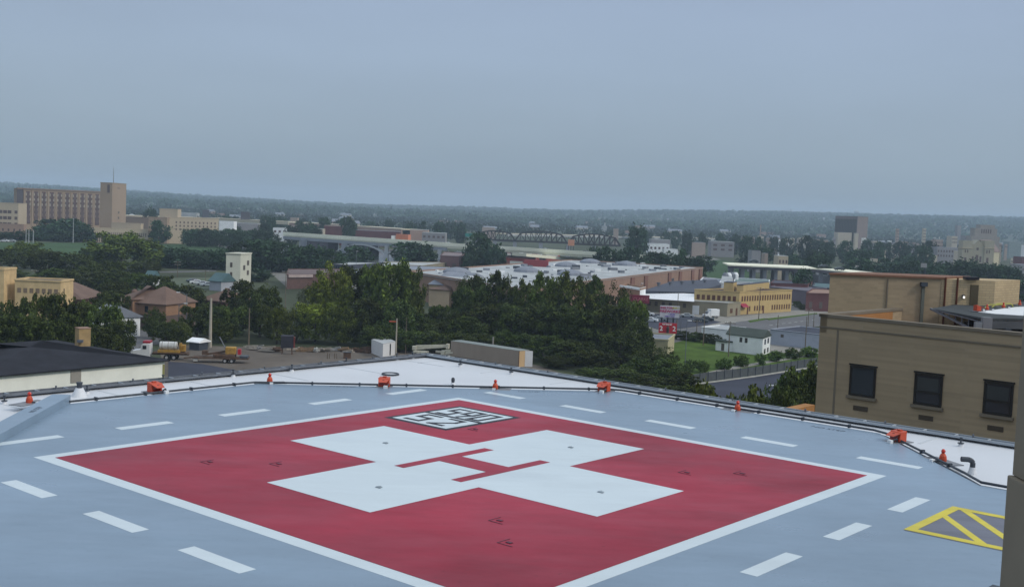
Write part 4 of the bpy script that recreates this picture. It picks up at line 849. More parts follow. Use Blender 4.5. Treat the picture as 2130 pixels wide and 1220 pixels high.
# cars
m_cars = {'white': mat('car_white', (.62, .64, .66), .3, .04, spec=.6), 'silver': mat('car_silver', (.33, .36, .38), .3, .04, spec=.6), 'dark': mat('car_dark', (.035, .05, .055), .25, .05, spec=.6), 'blue': mat('car_blue', (.03, .05, .22), .3, .05, spec=.6), 'red': mat('car_red', (.3, .03, .03), .3, .05, spec=.6)}
def car(px, py, yaw, col, label, s=.85, z=0., van=False, group='parked cars', name='parked_car', Y=None):
    o = G(px, py, z) if Y is None else D(px, py, Y); L = Lf(o, yaw); t = thing(name, label, 'van' if van else 'car', o, 0, group)
    H = 1.95 if van else 1.45
    side = [(-2.2, .3), (-2.2, .85), (-2.05, .95), (-1.15, 1.0), (-.55, H), (1.1, H) if not van else (2.15, H), (1.8, 1.0) if not van else (2.2, 1.2), (2.2, .92), (2.25, .3)]
    n = len(side); g = MB(); hw_ = .88
    g.add([L.p(x*s, -hw_*s*(.82 if z_ > 1.2 else 1), z_*s) for x, z_ in side]+[L.p(x*s, hw_*s*(.82 if z_ > 1.2 else 1), z_*s) for x, z_ in side], [list(range(n)), list(range(2*n-1, n-1, -1))]+[[i, n+i, n+(i+1) % n, (i+1) % n] for i in range(n)])
    g.build('body', m_cars[col], t, bevel=.05)
    g = MB()
    for sd_ in (-1, 1): g.add([L.p(-.95*s, sd_*.88*s, 1.02*s), L.p(1.35*s, sd_*.88*s, 1.02*s), L.p(.95*s, sd_*.77*s, (H-.1)*s), L.p(-.5*s, sd_*.77*s, (H-.1)*s)], [[0, 1, 2, 3]])
    g.add([L.p(-1.12*s, -.7*s, 1.05*s), L.p(-1.12*s, .7*s, 1.05*s), L.p(-.62*s, .62*s, (H-.06)*s), L.p(-.62*s, -.62*s, (H-.06)*s)], [[0, 1, 2, 3]])
    g.add([L.p(1.74*s, -.7*s, 1.08*s), L.p(1.74*s, .7*s, 1.08*s), L.p(1.2*s, .62*s, (H-.05)*s), L.p(1.2*s, -.62*s, (H-.05)*s)], [[0, 1, 2, 3]]) if not van else None
    g.build('windows', m_glass, t)
    for x_ in (-1.35, 1.35):
        for sd_ in (-1, 1): wheel(t, L.p(x_*s, sd_*.8*s, .32*s), .32*s, .22*s, yaw, False)
    return t
car(1354, 669, R_(160), 'white', 'white car parked alone left of the fireworks billboard')
car(1374, 667, R_(165), 'silver', 'silver car parked behind the fireworks billboard post')
car(1347, 656, R_(170), 'white', 'white car beside the dark sign pole')
car(1430, 660, R_(165), 'silver', 'silver car at the back right of the customer parking')
car(1457, 671, R_(170), 'dark', 'dark green sedan in front at the right end of the customer parking', .95)
car(1470, 667, R_(170), 'dark', 'dark sedan behind the green one', .9)
car(1329, 657, R_(170), 'blue', 'blue car half hidden by the tree edge')
o = G(1478, 661); L = Lf(o, R_(205)); t = thing('box_van', 'white box van parked by the beige wing', 'van', o)
g = MB(); L.box(g, -.9, 0, 1.6, 2.9, 1.8, 1.9); g.build('box', m_whitebox, t, bevel=.04); g = MB()
side = [(.6, .4), (.6, 1.9), (1.2, 1.9), (1.7, 1.15), (2.3, 1.0), (2.3, .4)]; n = 6
g.add([L.p(x, -.85, z) for x, z in side]+[L.p(x, .85, z) for x, z in side], [list(range(n)), list(range(2*n-1, n-1, -1))]+[[i, n+i, n+(i+1) % n, (i+1) % n] for i in range(n)]); g.build('cab', m_cars['white'], t)
g = MB(); g.add([L.p(1.24, -.75, 1.86), L.p(1.24, .75, 1.86), L.p(1.70, .78, 1.2), L.p(1.70, -.78, 1.2)], [[0, 1, 2, 3]]); g.build('windscreen', m_glass, t)
for x_ in (-1.5, 1.5):
    for s in (-.8, .8): wheel(t, L.p(x_, s, .35), .35, .22, L.yaw)
# buildings behind the yellow one
def gb_(name, label, pq_, zt, mw, mr, cat='building', par=.25, w=None):
    pp = [G(x, y, zt) for x, y in pq_]; t = bldg(name, label, cat, pp, zt, mw, mr, parapet=par)
    if w: wins(t, pp[0], pp[1], *w)
    return t, pp
gb_('grey_hall', 'plain grey flat roofed hall right of the yellow building', ((1601, 597), (1680, 606), (1720, 600), (1640, 590)), 4.5, mat('mauve_wall', (.14, .12, .14), .85, .1, .2, world=True), mat('mauve_roof', (.13, .12, .145), .8, .15, .1, world=True))
gb_('dark_brick_shop', 'dark red brick building left of the brick penthouse', ((1677, 610), (1740, 612), (1760, 604), (1690, 601)), 5.6, m_dred, m_rbrick, w=(1, 3, 3, .3, m_glass2))
gb_('long_dark_shed', 'long dark maroon shed behind the yellow building', ((1603, 589), (1680, 592), (1690, 586), (1610, 583)), 5.5, m_dred, m_dkroof)
gb_('white_long_shed', 'long low white shed with dark openings behind the black roofed hall', ((1457, 583), (1497, 588), (1502, 581), (1463, 577)), 4.2, m_white_w, m_grroof, w=(.8, 2.8, 2, .6, m_glass2))
t, pp = gb_('gabled_white_shed', 'white gabled shed behind the yellow roof tower', ((1499, 588), (1520, 590), (1525, 582), (1504, 580)), 4.0, m_white_w, m_wroof, par=0); hiproof(pp, 4.05, 6, .3, gable=True).build('gable_roof', m_wroof, t)
gb_('green_roof_shed', 'pale green roofed shed between the white shed and maroon shed', ((1527, 586), (1600, 590), (1600, 582), (1530, 578)), 4.0, m_white_w, mat('pale_green_roof', (.13, .18, .17), .8, .15, .1, world=True))
gb_('teal_roof_shed', 'teal roofed shed left of the brick penthouse top', ((1690, 598), (1735, 600), (1730, 590), (1695, 588)), 4.5, m_dkroof, m_teal)
for i, (px, py) in enumerate(((1515, 583), (1522, 582), (1529, 582), (1508, 583))):
    q = G(px, py+4, 3); t = thing('storage_tank', f'small white round tank, {ordw([1,2,3,0][i])} from the left behind the yellow roof tower', 'tank', (q.x, q.y, 0), 0, 'round tanks behind the yellow building'); MB().lathe((q.x, q.y, 0), [(1.3, 0), (1.3, 6), (.8, 6.8), (.1, 7)], 12).build('shell', m_steel if i % 2 else m_whitebox, t); MB().tube((q.x, q.y, 6.8), (q.x, q.y, 7.6), .2).build('cap', m_dark, t)
# ================================================================= LEFT DISTRICT
Yb = 240
def fz(px, py, Y): return D(px, py, Y).z
def front(name, label, x0, x1, yt, Y, dep, mw, mr, cat='building', sl=0, w=(), par=.35, group=None):
    a_, b_ = D(x0, yt, Y), D(x1, yt, Y); b_.y += sl; b_.x = D(x1, yt, Y+sl).x
    na, nb = a_.x, b_.x
    while dep > .5:
        na = (x0-1065)/FPX*(Y+dep) if x0 > 1065 else a_.x
        nb = (x1-1065)/FPX*(Y+sl+dep) if x1 < 1065 else b_.x
        if nb-na > .35*(b_.x-a_.x): break
        dep *= .8
    a_.x, b_.x = na, nb
    pp = off(a_, b_, dep); t = bldg(name, label, cat, pp, a_.z, mw, mr, parapet=par, group=group)
    return t, pp, a_.z
t, pp, z = front('yellow_brick_wing', 'yellow brick building with a row of boarded windows behind the trees', 31, 150, 583, Yb, 7, m_ybrick, m_dkroof)
m_board = mat('window_board', (.22, .16, .11), .8, .2)
wins(t, pp[0], pp[1], fz(60, 609, Yb), fz(60, 599, Yb), 7, .62, m_board, .03, .97)
t, pp, z = front('yellow_brick_tower', 'taller yellow brick block with one black window at the left edge', -60, 31, 559, Yb-1, 6, m_ybrick, m_grroof)
wins(t, pp[0], pp[1], fz(10, 602, Yb), fz(10, 584, Yb), 1, 1, m_black, .69, .80)
def house(name, label, A_, B_, dep, ze, zr, mw, mr, cat='house', gable=False, k=.5):
    pp = off(A_, B_, dep); t = thing(name, label, cat, (A_[0], A_[1], 0)); MB().prism([tuple(p) for p in pp], 0, ze).build('wall', mw, t); r = hiproof(pp, ze, zr, .6, gable, k).build('roof', mr, t); return t, pp, r
t, pp, rf = house('brick_house', 'large brown hip roofed brick house with small eyebrow dormers', G(275, 628, 5.3), G(345, 633, 5.3), 11, 5.3, 8.6, m_orbrick, m_brroof, k=.35)
MB().prism([tuple(p) for p in inset(pp, 1.01)], 0, 2.9).build('ground_floor', mat('ground_floor_brown', (.12, .085, .075), .9, .1), t)  # darker brown band around the lower walls
wins(t, pp[0], pp[1], 3.4, 4.7, 1, 1, m_glass, .38, .48)
MB().box((pp[0].x, pp[0].y-.1, 2.6), (.18, .18, 5.2)).build('corner_pipe', m_cream, t)
for px, py in ((280, 605), (325, 606), (314, 618)):
    q = D(px, py, 246); MB().lathe(q-Vector((0, 0, .3)), [(.7, 0), (.62, .35), (.35, .65), (.1, .75)], 12).build('dormer', m_brroof, rf)
t2, p2_, _ = house('brick_house_wing', 'lower left wing of the brown roofed brick house', G(257, 617, 6.0), G(276, 622, 6.0), 9, 6.0, 8.6, m_orbrick, m_brroof); wins(t2, p2_[0], p2_[1], 4.4, 5.5, 1, 1, m_glass, .6, .8)
house('brown_roof_house', 'brown hip roofed house left of the tree beside the big brick house', G(168, 622, 4.5), G(216, 612, 4.5), 10, 4.5, 7.5, m_dred, m_brroof)
house('brown_roof_cottage', 'brown roofed house half hidden in trees below the white tower', G(418, 622, 4.5), G(468, 627, 4.5), 9, 4.5, 7.2, m_dred, m_brroof)
house('teal_hut', 'small hut with a teal hip roof left of the white tower', G(301, 577, 2.4), G(317, 578, 2.4), 4, 2.4, 4.6, m_white_w, m_teal, gable=True)
house('teal_shed', 'grey shed with a teal roof beside the white tower', G(436, 583, 3.0), G(460, 585, 3.0), 6, 3.0, 5.4, mat('shed_grey', (.34, .36, .40), .8, .1), m_teal, gable=True)
ZTW = 11.0; C1, C0, C2 = G(500.5, 530, ZTW), G(470.5, 529, ZTW), G(523, 528.5, ZTW)
tw = bldg('white_tower', 'square white concrete tower with small dark windows, left of centre', 'tower', [C0, C1, C2, C0+C2-C1], ZTW, mat('tower_white', (.56, .56, .47), .85, .06, .3, world=True), m_dkroof, parapet=.3)
MB().prism([tuple(p) for p in inset([C0, C1, C2, C0+C2-C1], 1.08)], ZTW+.32, ZTW+.5).build('cornice', MATS['tower_white'], tw)
for z in (8, 5, 2): wins(tw, C0, C1, z-.9, z+.6, 1, .9, m_glass2, .28, .46)
for z, f_ in ((8.4, .7), (5.3, .7), (7, .35)): wins(tw, C1, C2, z-.8, z+.7, 1, .9, m_glass2, f_-.1, f_+.1)
def srd(label_, *a, **k): return house(label_[0], label_[1], *a, **k)
house('white_cottage', 'small white house glimpsed through trees left of the brick house', G(182, 654, 4), G(210, 660, 4), 8, 4, 6, m_white_w, m_grroof, gable=True)
house('grey_lean_to', 'small shed with a white roof behind the flatbed truck', G(394, 709, 1.6), G(414, 711, 1.6), 2.5, 1.6, 2.2, m_dark, m_white_w, gable=True)
gpoly('side_street', [(268, 680), (300, 688), (345, 706), (330, 716), (290, 722), (255, 745), (252, 700)], m_road, .05)
gpoly('tower_lot', [(330, 578), (470, 576), (480, 602), (380, 598), (300, 584)], mat('lot_grassy', (.08, .10, .06), .95, .3, .2, world=True), .02)
gpoly('park_path', [(300, 565), (450, 562), (450, 564.5), (300, 568)], m_road, .06)
for i, (px, py) in enumerate(((408, 590), (420, 593), (431, 595), (401, 587))): car(px, py, R_(20+i*5), ['white', 'silver', 'white', 'dark'][i], f'{["white", "silver", "white", "dark"][i]} car, {ordw([1,2,3,0][i])} from the left in the lot by the white tower', .95)
for i, (px, py, s_) in enumerate(((10, 503, 1), (24, 503, 1), (326, 498, 1.3), (336, 499, 1.0), (395, 500, 1), (344, 499, .9))): car(px, py, R_(5), ['white', 'silver', 'white', 'dark', 'dark', 'silver'][i], ['white car at the far left beyond the green field', 'silver car at the far left beyond the green field', 'white van at the edge of the field under the round tree', 'dark car next to the white van by the field', 'dark car before the beige square windowed building', 'silver car right of the vehicles by the field'][i], s_, van=(i == 2))
# middle sheds
gb_('brown_shed', 'long brown roofed shed with a pale front edge behind the yellowish tree', ((597, 572), (700, 571), (730, 560), (600, 560)), 4.5, mat('brown_wall', (.12, .07, .06), .9, .2), mat('brown_roof_flat', (.13, .095, .09), .85, .15, .1, world=True))
MB().beam(G(600, 574, 4.2), G(650, 573.5, 4.2), .5, .9).build('canopy_edge', mat('canopy_pink', (.42, .34, .32), .7, .2)); tag(bpy.data.objects['canopy_edge'], 'pale pink weathered canopy edge on the front of the brown shed', 'canopy')
gb_('pale_canopy', 'long pale flat canopy roofs below the bridge', ((693, 549), (722, 552), (800, 547), (690, 545)), 4.5, m_dkroof, m_wroof, w=(.5, 3.9, 6, .7, m_glass))
gb_('striped_canopy', 'white striped canopy roof right of the slim street lamp', ((712, 565), (747, 569), (752, 559), (715, 556)), 4.0, m_dkroof, m_grroof)
gb_('pale_shed', 'pale flat shed roof left of the tall trees crown', ((790, 556), (880, 553), (930, 546), (800, 545)), 4.0, m_bwall, m_wroof)
gb_('flat_shed', 'grey flat shed below the dark trees near the bridge end', ((850, 562), (930, 563), (935, 556), (850, 552)), 4.2, m_bwall, m_grroof)
t, pp, rf = house('metal_roof_shed', 'tan gabled shed with a large light grey metal roof between the trees', G(893, 590, 6.0), G(955, 594, 6.0), 26, 6.0, 9.2, mat('gable_tan', (.50, .38, .25), .85, .1, .3, world=True), m_grroof, gable=True)
t, pp, rf = house('tan_gable_front', 'lower tan gabled front of the metal roofed shed', G(893, 600, 5.0), G(935, 603, 5.0), 10, 5.0, 6.5, MATS['gable_tan'], m_brroof, gable=False)
gb_('brick_factory', 'dusky red brick factory with a dark opening below the bridge end', ((916, 532), (955, 534), (970, 527), (925, 524)), 7, mat('dusk_brick', (.17, .10, .095), .9, .15, .1, world=True), mat('dusk_roof', (.2, .16, .16), .9, .1), w=(.5, 4, 2, .4, m_glass2))
gb_('maroon_factory', 'dark maroon factory behind the lone dark tree', ((956, 534), (1036, 538), (1040, 528), (965, 527)), 6.5, m_dred, m_grroof, w=(.5, 3, 4, .2, m_glass2))
gb_('red_store', 'long low red fronted store before the highway', ((1036, 535), (1112, 538), (1118, 529), (1040, 525)), 6.0, mat('store_red', (.28, .07, .06), .85, .15, .1, world=True), mat('store_roof', (.22, .21, .19), .9, .1, .1, world=True), w=(3, 4.5, 1, .35, m_cream))
gb_('red_annex', 'second red store strip right of the long red store', ((1113, 533), (1160, 534), (1165, 528), (1118, 527)), 5.5, MATS['store_red'], MATS['store_roof'])
for i, px in enumerate((1042, 1066, 1084, 1103, 1128)):
    q = G(px, 532-i*.4, 6.1); t = thing('roof_ventilator', f'white roof ventilator, {ordw(i)} from the left on the red stores', 'ventilator', q, 0, 'white ventilators on the red stores'); MB().lathe(q, [(.8, 0), (.8, 1), (1.2, 1.1), (.3, 1.9)], 8).build('cowl', m_whitebox, t)
# ================================================================= GROUND AND HILLS
def hor(px): return 445+.0402*(px-1065)
RID = [(-600, 24), (0, 19), (300, 13), (600, 8), (760, 6), (900, 8), (1200, 11), (1500, 21), (1640, 25), (1800, 28), (2130, 33), (2800, 36)]
def ridge_px(px):
    for (a, b), (c, d) in zip(RID, RID[1:]):
        if px <= c: return b+(d-b)*max(0, (px-a))/(c-a)
    return RID[-1][1]
YR = 5600.
def terrain(x, y):
    if y < 1500: return 0.
    px = 1065+x/y*FPX; t = min(1, (y-1500)/(YR-1500)); top = EYE+ridge_px(px)*YR/FPX-13
    w = math.sin(x*.0021+y*.0013)*6+math.sin(x*.0047-y*.003)*3.5
    h = top*(t*t*(3-2*t))**1.15+w*t*(1-t)*3
    if y > YR: h = top-(y-YR)*.012
    return max(0, h)
gx = [-4200+i*140 for i in range(61)]; gy = [-60, 0, 60, 120, 200, 300, 420, 560, 720, 900, 1100, 1300, 1500]+[1500+i*150 for i in range(1, 38)]
me = bpy.data.meshes.new('ground'); v = []; f = []
def spread(x, y): return x*(.12+min(1, max(0, y)/2500.)) if y < 2500 else x
for y in gy:
    for x in gx: xx = spread(x, y) if y > 300 else x*.35; v.append((xx, y, terrain(xx, y)))
nx = len(gx)
for j in range(len(gy)-1):
    for i in range(nx-1): f.append([j*nx+i, j*nx+i+1, (j+1)*nx+i+1, (j+1)*nx+i])
me.from_pydata(v, [], f); me.materials.append(mat('ground_mix', (.060, .072, .042), .95, .4, .02, world=True, detail=11, spec=.1))
gr = bpy.data.objects.new('ground', me); COL.objects.link(gr); tag(gr, kind='structure')
for p in me.polygons: p.use_smooth = True
# ================================================================= FOLIAGE
def leafmat(name, c, var=.45):
    m = bpy.data.materials.new(name); m.use_nodes = True; n = m.node_tree.nodes; l = m.node_tree.links; b = n['Principled BSDF']
    b.inputs['Roughness'].default_value = .75; b.inputs['Specular IOR Level'].default_value = .12
    g = n.new('ShaderNodeNewGeometry'); oi = n.new('ShaderNodeObjectInfo')
    nz = n.new('ShaderNodeTexNoise'); nz.inputs['Scale'].default_value = .35; nz.inputs['Detail'].default_value = 3; l.new(g.outputs['Position'], nz.inputs['Vector'])
    def mr(s, lo, hi, a=0., c_=1.):
        r = n.new('ShaderNodeMapRange'); r.inputs['From Min'].default_value = a; r.inputs['From Max'].default_value = c_; r.inputs['To Min'].default_value = lo; r.inputs['To Max'].default_value = hi; l.new(s, r.inputs[0]); return r.outputs[0]
    def mul(a, b_): k = n.new('ShaderNodeMath'); k.operation = 'MULTIPLY'; l.new(a, k.inputs[0]); l.new(b_, k.inputs[1]); return k.outputs[0]
    k = mul(mul(mr(g.outputs['Random Per Island'], 1-var, 1+var), mr(oi.outputs['Random'], .68, 1.38)), mr(nz.outputs[0], .7, 1.35, .3, .7))
    hs = n.new('ShaderNodeHueSaturation'); hs.inputs['Color'].default_value = (*c, 1); l.new(mr(oi.outputs['Random'], .485, .52), hs.inputs['Hue'])
    vm = n.new('ShaderNodeVectorMath'); vm.operation = 'SCALE'; l.new(hs.outputs[0], vm.inputs[0]); l.new(k, vm.inputs['Scale']); l.new(vm.outputs[0], b.inputs['Base Color'])
    return m
lf_dark = leafmat('leaf_dark', (.048, .066, .014), .6); lf_mid = leafmat('leaf_mid', (.075, .098, .016), .6); lf_yel = leafmat('leaf_yellow', (.13, .15, .018)); lf_brt = leafmat('leaf_bright', (.07, .115, .022)); lf_far = leafmat('leaf_far', (.031, .058, .028), .45); lf_bare = leafmat('leaf_sparse', (.09, .075, .045))
m_bark = mat('bark', (.07, .058, .045), .95, .3, 2.)
def crown_mesh(name, seed, nclump, per, leaf, shape, m, cf=.17, fl=.55):
    """unit crown, radius 1 and height 1: leaf faces gathered in clumps that sit unevenly through the volume"""
    r = np.random.RandomState(seed); C_ = []
    while len(C_) < nclump:
        p = r.uniform(-1, 1, 3); z = (p[2]+1)/2
        prof = {'round': max(0, 1-(abs(z-.52)/.52)**2.2)**.5, 'tall': max(0, 1-(abs(z-.45)/.55)**2)**.6*.95, 'wide': max(0, 1-(abs(z-.62)/.62)**2.6)**.45, 'cone': (1-z)**.7}[shape]
        rad = math.hypot(p[0], p[1]); lob = 1+.16*math.sin(3*math.atan2(p[1], p[0])+seed)+.10*math.sin(5*math.atan2(p[1], p[0])+2*seed+4*z)
        if rad > prof*lob*.9: continue
        if rad < prof*.45 and .12 < z < .75 and r.rand() < .75: continue
        C_.append((p[0], p[1], z, r.uniform(.55, 1.3)))
    C_ = np.array(C_); cr = cf*(60/nclump)**.33
    n = nclump*per; ci = np.repeat(np.arange(nclump), per)
    d = r.normal(size=(n, 3)); d /= np.linalg.norm(d, axis=1)[:, None]; rr = r.rand(n)**.45
    pos = C_[ci, :3]+d*(rr*cr*C_[ci, 3])[:, None]*np.array([1.15, 1.15, fl])
    pos[:, 2] = np.maximum(pos[:, 2], .02)
    a = r.normal(size=(n, 3)); a[:, 2] *= .6; a /= np.linalg.norm(a, axis=1)[:, None]; b = np.cross(a, d+r.normal(size=(n, 3))*.5); b /= np.linalg.norm(b, axis=1)[:, None]+1e-9
    s = leaf*r.uniform(.6, 1.4, n)[:, None]; sc = np.array([1, 1, .7])
    V = np.stack([pos-a*s*sc, pos+b*s*.6*sc, pos+a*s*sc, pos-b*s*.6*sc], 1).reshape(-1, 3)
    me = bpy.data.meshes.new(name); me.vertices.add(4*n); me.vertices.foreach_set('co', V.ravel()); me.loops.add(4*n); me.loops.foreach_set('vertex_index', np.arange(4*n)); me.polygons.add(n)
    me.polygons.foreach_set('loop_start', np.arange(n)*4); me.polygons.foreach_set('loop_total', np.full(n, 4)); me.materials.append(m); me.update(); me.validate(); return me
def trunk_mesh(name, seed, m=None):
    r = random.Random(seed); g = MB(); p = Vector((0, 0, 0)); pts = [p]
    for k in range(4): p = p+Vector((r.uniform(-.06, .06), r.uniform(-.06, .06), .2)); pts.append(p)
    rad = [.055, .045, .035, .024, .012]
    for i in range(4): g.tube(pts[i], pts[i+1], rad[i], rad[i+1], 6)
    for k in range(7):
        q = pts[1+k % 3]; an = k*2.4+seed; ln = r.uniform(.35, .6); e = q+Vector((math.cos(an)*ln, math.sin(an)*ln, r.uniform(.15, .35)))
        mid = q.lerp(e, .5)+Vector((0, 0, -.03)); g.tube(q, mid, .02, .013, 5); g.tube(mid, e, .013, .005, 5)
    return g.mesh(name, m or m_bark)
NEAR = {k: [crown_mesh('crown', s+i*11, 120, 90, .040, sh, m, .185, .72) for i, sh in enumerate(('round', 'wide', 'tall'))] for k, (m, s) in {'d': (lf_dark, 3), 'm': (lf_mid, 5), 'y': (lf_yel, 8)}.items()}
NEAR['s'] = [crown_mesh('crown', 77, 110, 50, .03, 'tall', lf_dark, .2, .6)]; NEAR['b'] = [crown_mesh('crown', 31, 40, 60, .085, 'round', lf_brt, .25, .8)]
FAR = [crown_mesh('crown', 100+i, 55, 42, .085, sh, lf_far, .30, .62) for i, sh in enumerate(('round', 'wide', 'tall'))]
TR = [trunk_mesh('trunk', i) for i in range(3)]
trees = []
def tree(px, pt, Y, wpx, kind, label, group='trees', name='leafy_tree', i=[0], squash=1.):
    i[0] += 1; k = i[0]; b = D(px, 700, Y); b.z = terrain(b.x, b.y); top = D(px, pt, Y).z; H = max(2., top-b.z); W = max(wpx/FPX*Y, (.5 if kind in 'dmys' else .45 if kind == 'f' else .7)*H) if name == 'leafy_tree' else wpx/FPX*Y
    t = thing(name, label, 'bush' if name == 'leafy_bush' else 'tree', b, (k*2.39) % 6.28, group)
    pool = FAR if kind == 'f' else NEAR[kind]; me = pool[k % len(pool)]
    lo = .07 if kind != 'b' else .05
    if name == 'leafy_bush': lo = .0
    c = bpy.data.objects.new('crown', me); COL.objects.link(c); c.parent = t; c.scale = (W*.56, W*.56, H*(1-lo)*1.02); c.location = (0, 0, H*lo)
    r = bpy.data.objects.new('trunk', TR[k % 3]); COL.objects.link(r); r.parent = t; r.scale = (W*.5+H*.12, W*.5+H*.12, H*.82)
    return t
def row(lst, kind, Y, where, group, name='leafy_tree', adj=None):
    lst = sorted(lst)
    for i, q in enumerate(lst):
        px, pt, w = q[:3]; y = q[3] if len(q) > 3 else Y; k = q[4] if len(q) > 4 else kind
        tree(px, pt, y, w, k, f'{adj or "tree"}, {ordw(i)} from left {where}', group, name)
# wood between the yard and the town
row([(500, 588, 88, 240), (470, 640, 80, 222), (540, 600, 86, 232), (575, 640, 70, 222, 'm'), (615, 640, 60, 226, 's'), (645, 590, 60, 262, 's')], 'd', 235, 'of the leafy trees behind the equipment trailer', 'trees behind the equipment trailer')
row([(690, 553, 92, 246, 'y'), (655, 635, 80, 228, 'y'), (705, 640, 70, 224, 'm')], 'y', 240, 'of three near the middle', 'yellowish green trees', adj='yellowish green tree')
row([(752, 562, 90, 250), (805, 548, 110, 240, 'm'), (850, 562, 64, 240, 'm'), (765, 625, 90, 226), (830, 630, 100, 224), (880, 662, 70, 226), (790, 680, 80, 218), (855, 690, 80, 218), (905, 690, 80, 219)], 'd', 235, 'of the tall dark trees behind the white site cabin', 'tall dark trees behind the site cabin')
row([(968, 574, 66, 256, 's'), (985, 580, 80, 250), (1030, 572, 96, 246), (972, 600, 70, 243), (1010, 640, 100, 232), (965, 660, 90, 226), (1062, 640, 90, 230), (925, 672, 70, 230), (1045, 690, 80, 222), (985, 695, 90, 220)], 'd', 235, 'of the trees behind the long tan trailer', 'trees behind the tan trailer')
row([(1090, 583, 70, 244, 'm'), (1135, 568, 84, 240, 'm'), (1182, 567, 92, 236, 'm'), (1232, 582, 80, 238), (1278, 590, 84, 236, 's'), (1120, 640, 100, 226), (1170, 640, 100, 222), (1220, 650, 100, 218), (1265, 640, 90, 218), (1308, 625, 76, 224, 'm'), (1330, 672, 70, 212), (1290, 690, 90, 208), (1200, 710, 100, 208), (1130, 700, 90, 212), (1245, 730, 90, 200), (1160, 755, 60, 203)], 'd', 235, 'of the tall dark trees right of the tan trailer', 'tall dark trees right of the tan trailer')
row([(1350, 725, 84, 198, 's'), (1385, 720, 70, 196, 's'), (1330, 745, 80, 192), (1395, 750, 80, 186), (1430, 775, 70, 178), (1290, 770, 90, 186), (1360, 785, 90, 178), (1465, 800, 60, 168, 'm'), (1410, 805, 80, 168), (1500, 832, 60, 158, 'm'), (1240, 775, 80, 190), (1450, 840, 80, 155)], 'd', 190, 'of the low trees behind the right roof edge', 'lower trees behind the right roof edge')
# left
row([(-10, 622, 100, 172), (50, 630, 100, 168), (106, 620, 80, 176), (150, 632, 90, 178), (195, 642, 96, 180), (20, 662, 120, 162), (85, 660, 120, 164), (140, 660, 110, 160), (222, 640, 80, 186, 'm'), (250, 672, 60, 176), (205, 685, 90, 168)], 'd', 170, 'of the dark trees behind the black shingle roof', 'dark trees behind the black roof')
row([(165, 625, 70, 226, 'm'), (225, 612, 80, 236), (240, 590, 70, 262), (205, 630, 60, 228)], 'd', 240, 'between the yellow building and brick house', 'trees left of the brick house')
row([(320, 645, 44, 222), (385, 598, 90, 262), (345, 672, 60, 214), (410, 640, 60, 228), (370, 665, 56, 216, 'm'), (435, 632, 60, 230), (460, 660, 60, 220, 'm')], 'd', 235, 'of the trees around the street lamps by the brick house', 'trees around the street lamps')
row([(0, 520, 80, 400), (50, 505, 90, 420, 'm'), (100, 525, 80, 380), (20, 560, 90, 340), (150, 528, 90, 380), (110, 560, 90, 330), (170, 565, 90, 320), (218, 545, 80, 340), (250, 487, 145, 430, 'm'), (300, 500, 60, 440, 'm'), (195, 510, 70, 440), (240, 565, 90, 320), (300, 545, 60, 400), (282, 572, 60, 300), (330, 576, 60, 300), (235, 590, 60, 290), (355, 590, 60, 290), (395, 596, 50, 300)], 'd', 380, 'of the big trees in front of the green field', 'big trees in front of the green field')
row([(330, 522, 60), (362, 518, 60), (400, 522, 64), (440, 520, 60), (380, 530, 60), (420, 530, 60), (345, 530, 50), (462, 530, 50), (318, 555, 44, 500), (500, 505, 60), (540, 503, 70), (575, 508, 60), (610, 512, 60), (645, 516, 60), (560, 535, 70, 470), (530, 560, 60, 400), (600, 540, 60, 470), (640, 540, 60, 480), (680, 522, 50), (660, 535, 50), (475, 520, 50), (735, 512, 60, 520), (718, 535, 50, 500)], 'f', 462, 'of the dark riverside trees before the bridge', 'riverside trees')
row([(848, 508, 70, 520), (872, 512, 60, 520), (997, 490, 62, 520), (975, 510, 40, 510), (1025, 518, 40, 510)], 'f', 520, 'of the broad dark trees in front of the long bridge', 'broad trees in front of the bridge')
row([(1316, 477, 42, 700), (1255, 517, 50, 500), (1285, 525, 40, 500), (1305, 520, 40, 500), (1345, 528, 60, 500), (1380, 532, 60, 500), (1330, 535, 60, 495), (1408, 522, 30, 500), (1400, 536, 50, 490), (1435, 540, 50, 490), (1230, 514, 30, 560), (1300, 514, 30, 560)], 'f', 500, 'of the trees behind the warehouse roof', 'trees behind the warehouse')
# round trees at the hospital
row([(327, 462, 42, 700), (105, 459, 60, 706), (150, 458, 60, 704), (88, 470, 50, 690), (125, 466, 60, 690), (165, 468, 50, 690), (35, 482, 40, 672), (5, 482, 40, 672), (187, 482, 30, 690), (135, 480, 60, 680), (75, 486, 40, 680)], 'f', 690, 'of the round trees before the tall hospital', 'round trees before the hospital')
row([(px, 478+.03*(px-380)+rnd.uniform(-3, 3), 36, 690+rnd.uniform(-10, 15)) for px in range(392, 560, 15)], 'f', 690, 'of the row beside the square windowed building', 'tree row by the square windowed building')
row([(708, 458, 24, 830), (724, 462, 20, 830), (560, 455, 20, 900), (600, 470, 30, 760), (520, 468, 24, 800), (485, 472, 24, 760), (545, 468, 24, 760), (640, 468, 30, 800), (620, 462, 24, 840), (655, 475, 24, 760)], 'f', 820, 'of the trees behind the bridge approach', 'trees behind the bridge approach')
row([(1455, 531, 40, 620), (1540, 518, 50, 720), (1575, 516, 50, 720), (1610, 523, 50, 700), (1560, 530, 50, 660), (1655, 514, 46, 700), (1690, 523, 50, 680), (1720, 526, 50, 680), (1640, 530, 50, 640), (1750, 530, 50, 660), (1780, 523, 50, 690), (1800, 533, 50, 640), (1690, 528, 50, 560), (1740, 533, 60, 540), (1780, 538, 60, 520), (1810, 543, 50, 500), (1660, 563, 40, 430), (1645, 575, 30, 420), (1700, 533, 40, 600), (1600, 531, 40, 640)][::2], 'f', 650, 'of the dark trees around the overpass on the right', 'dark trees around the overpass')
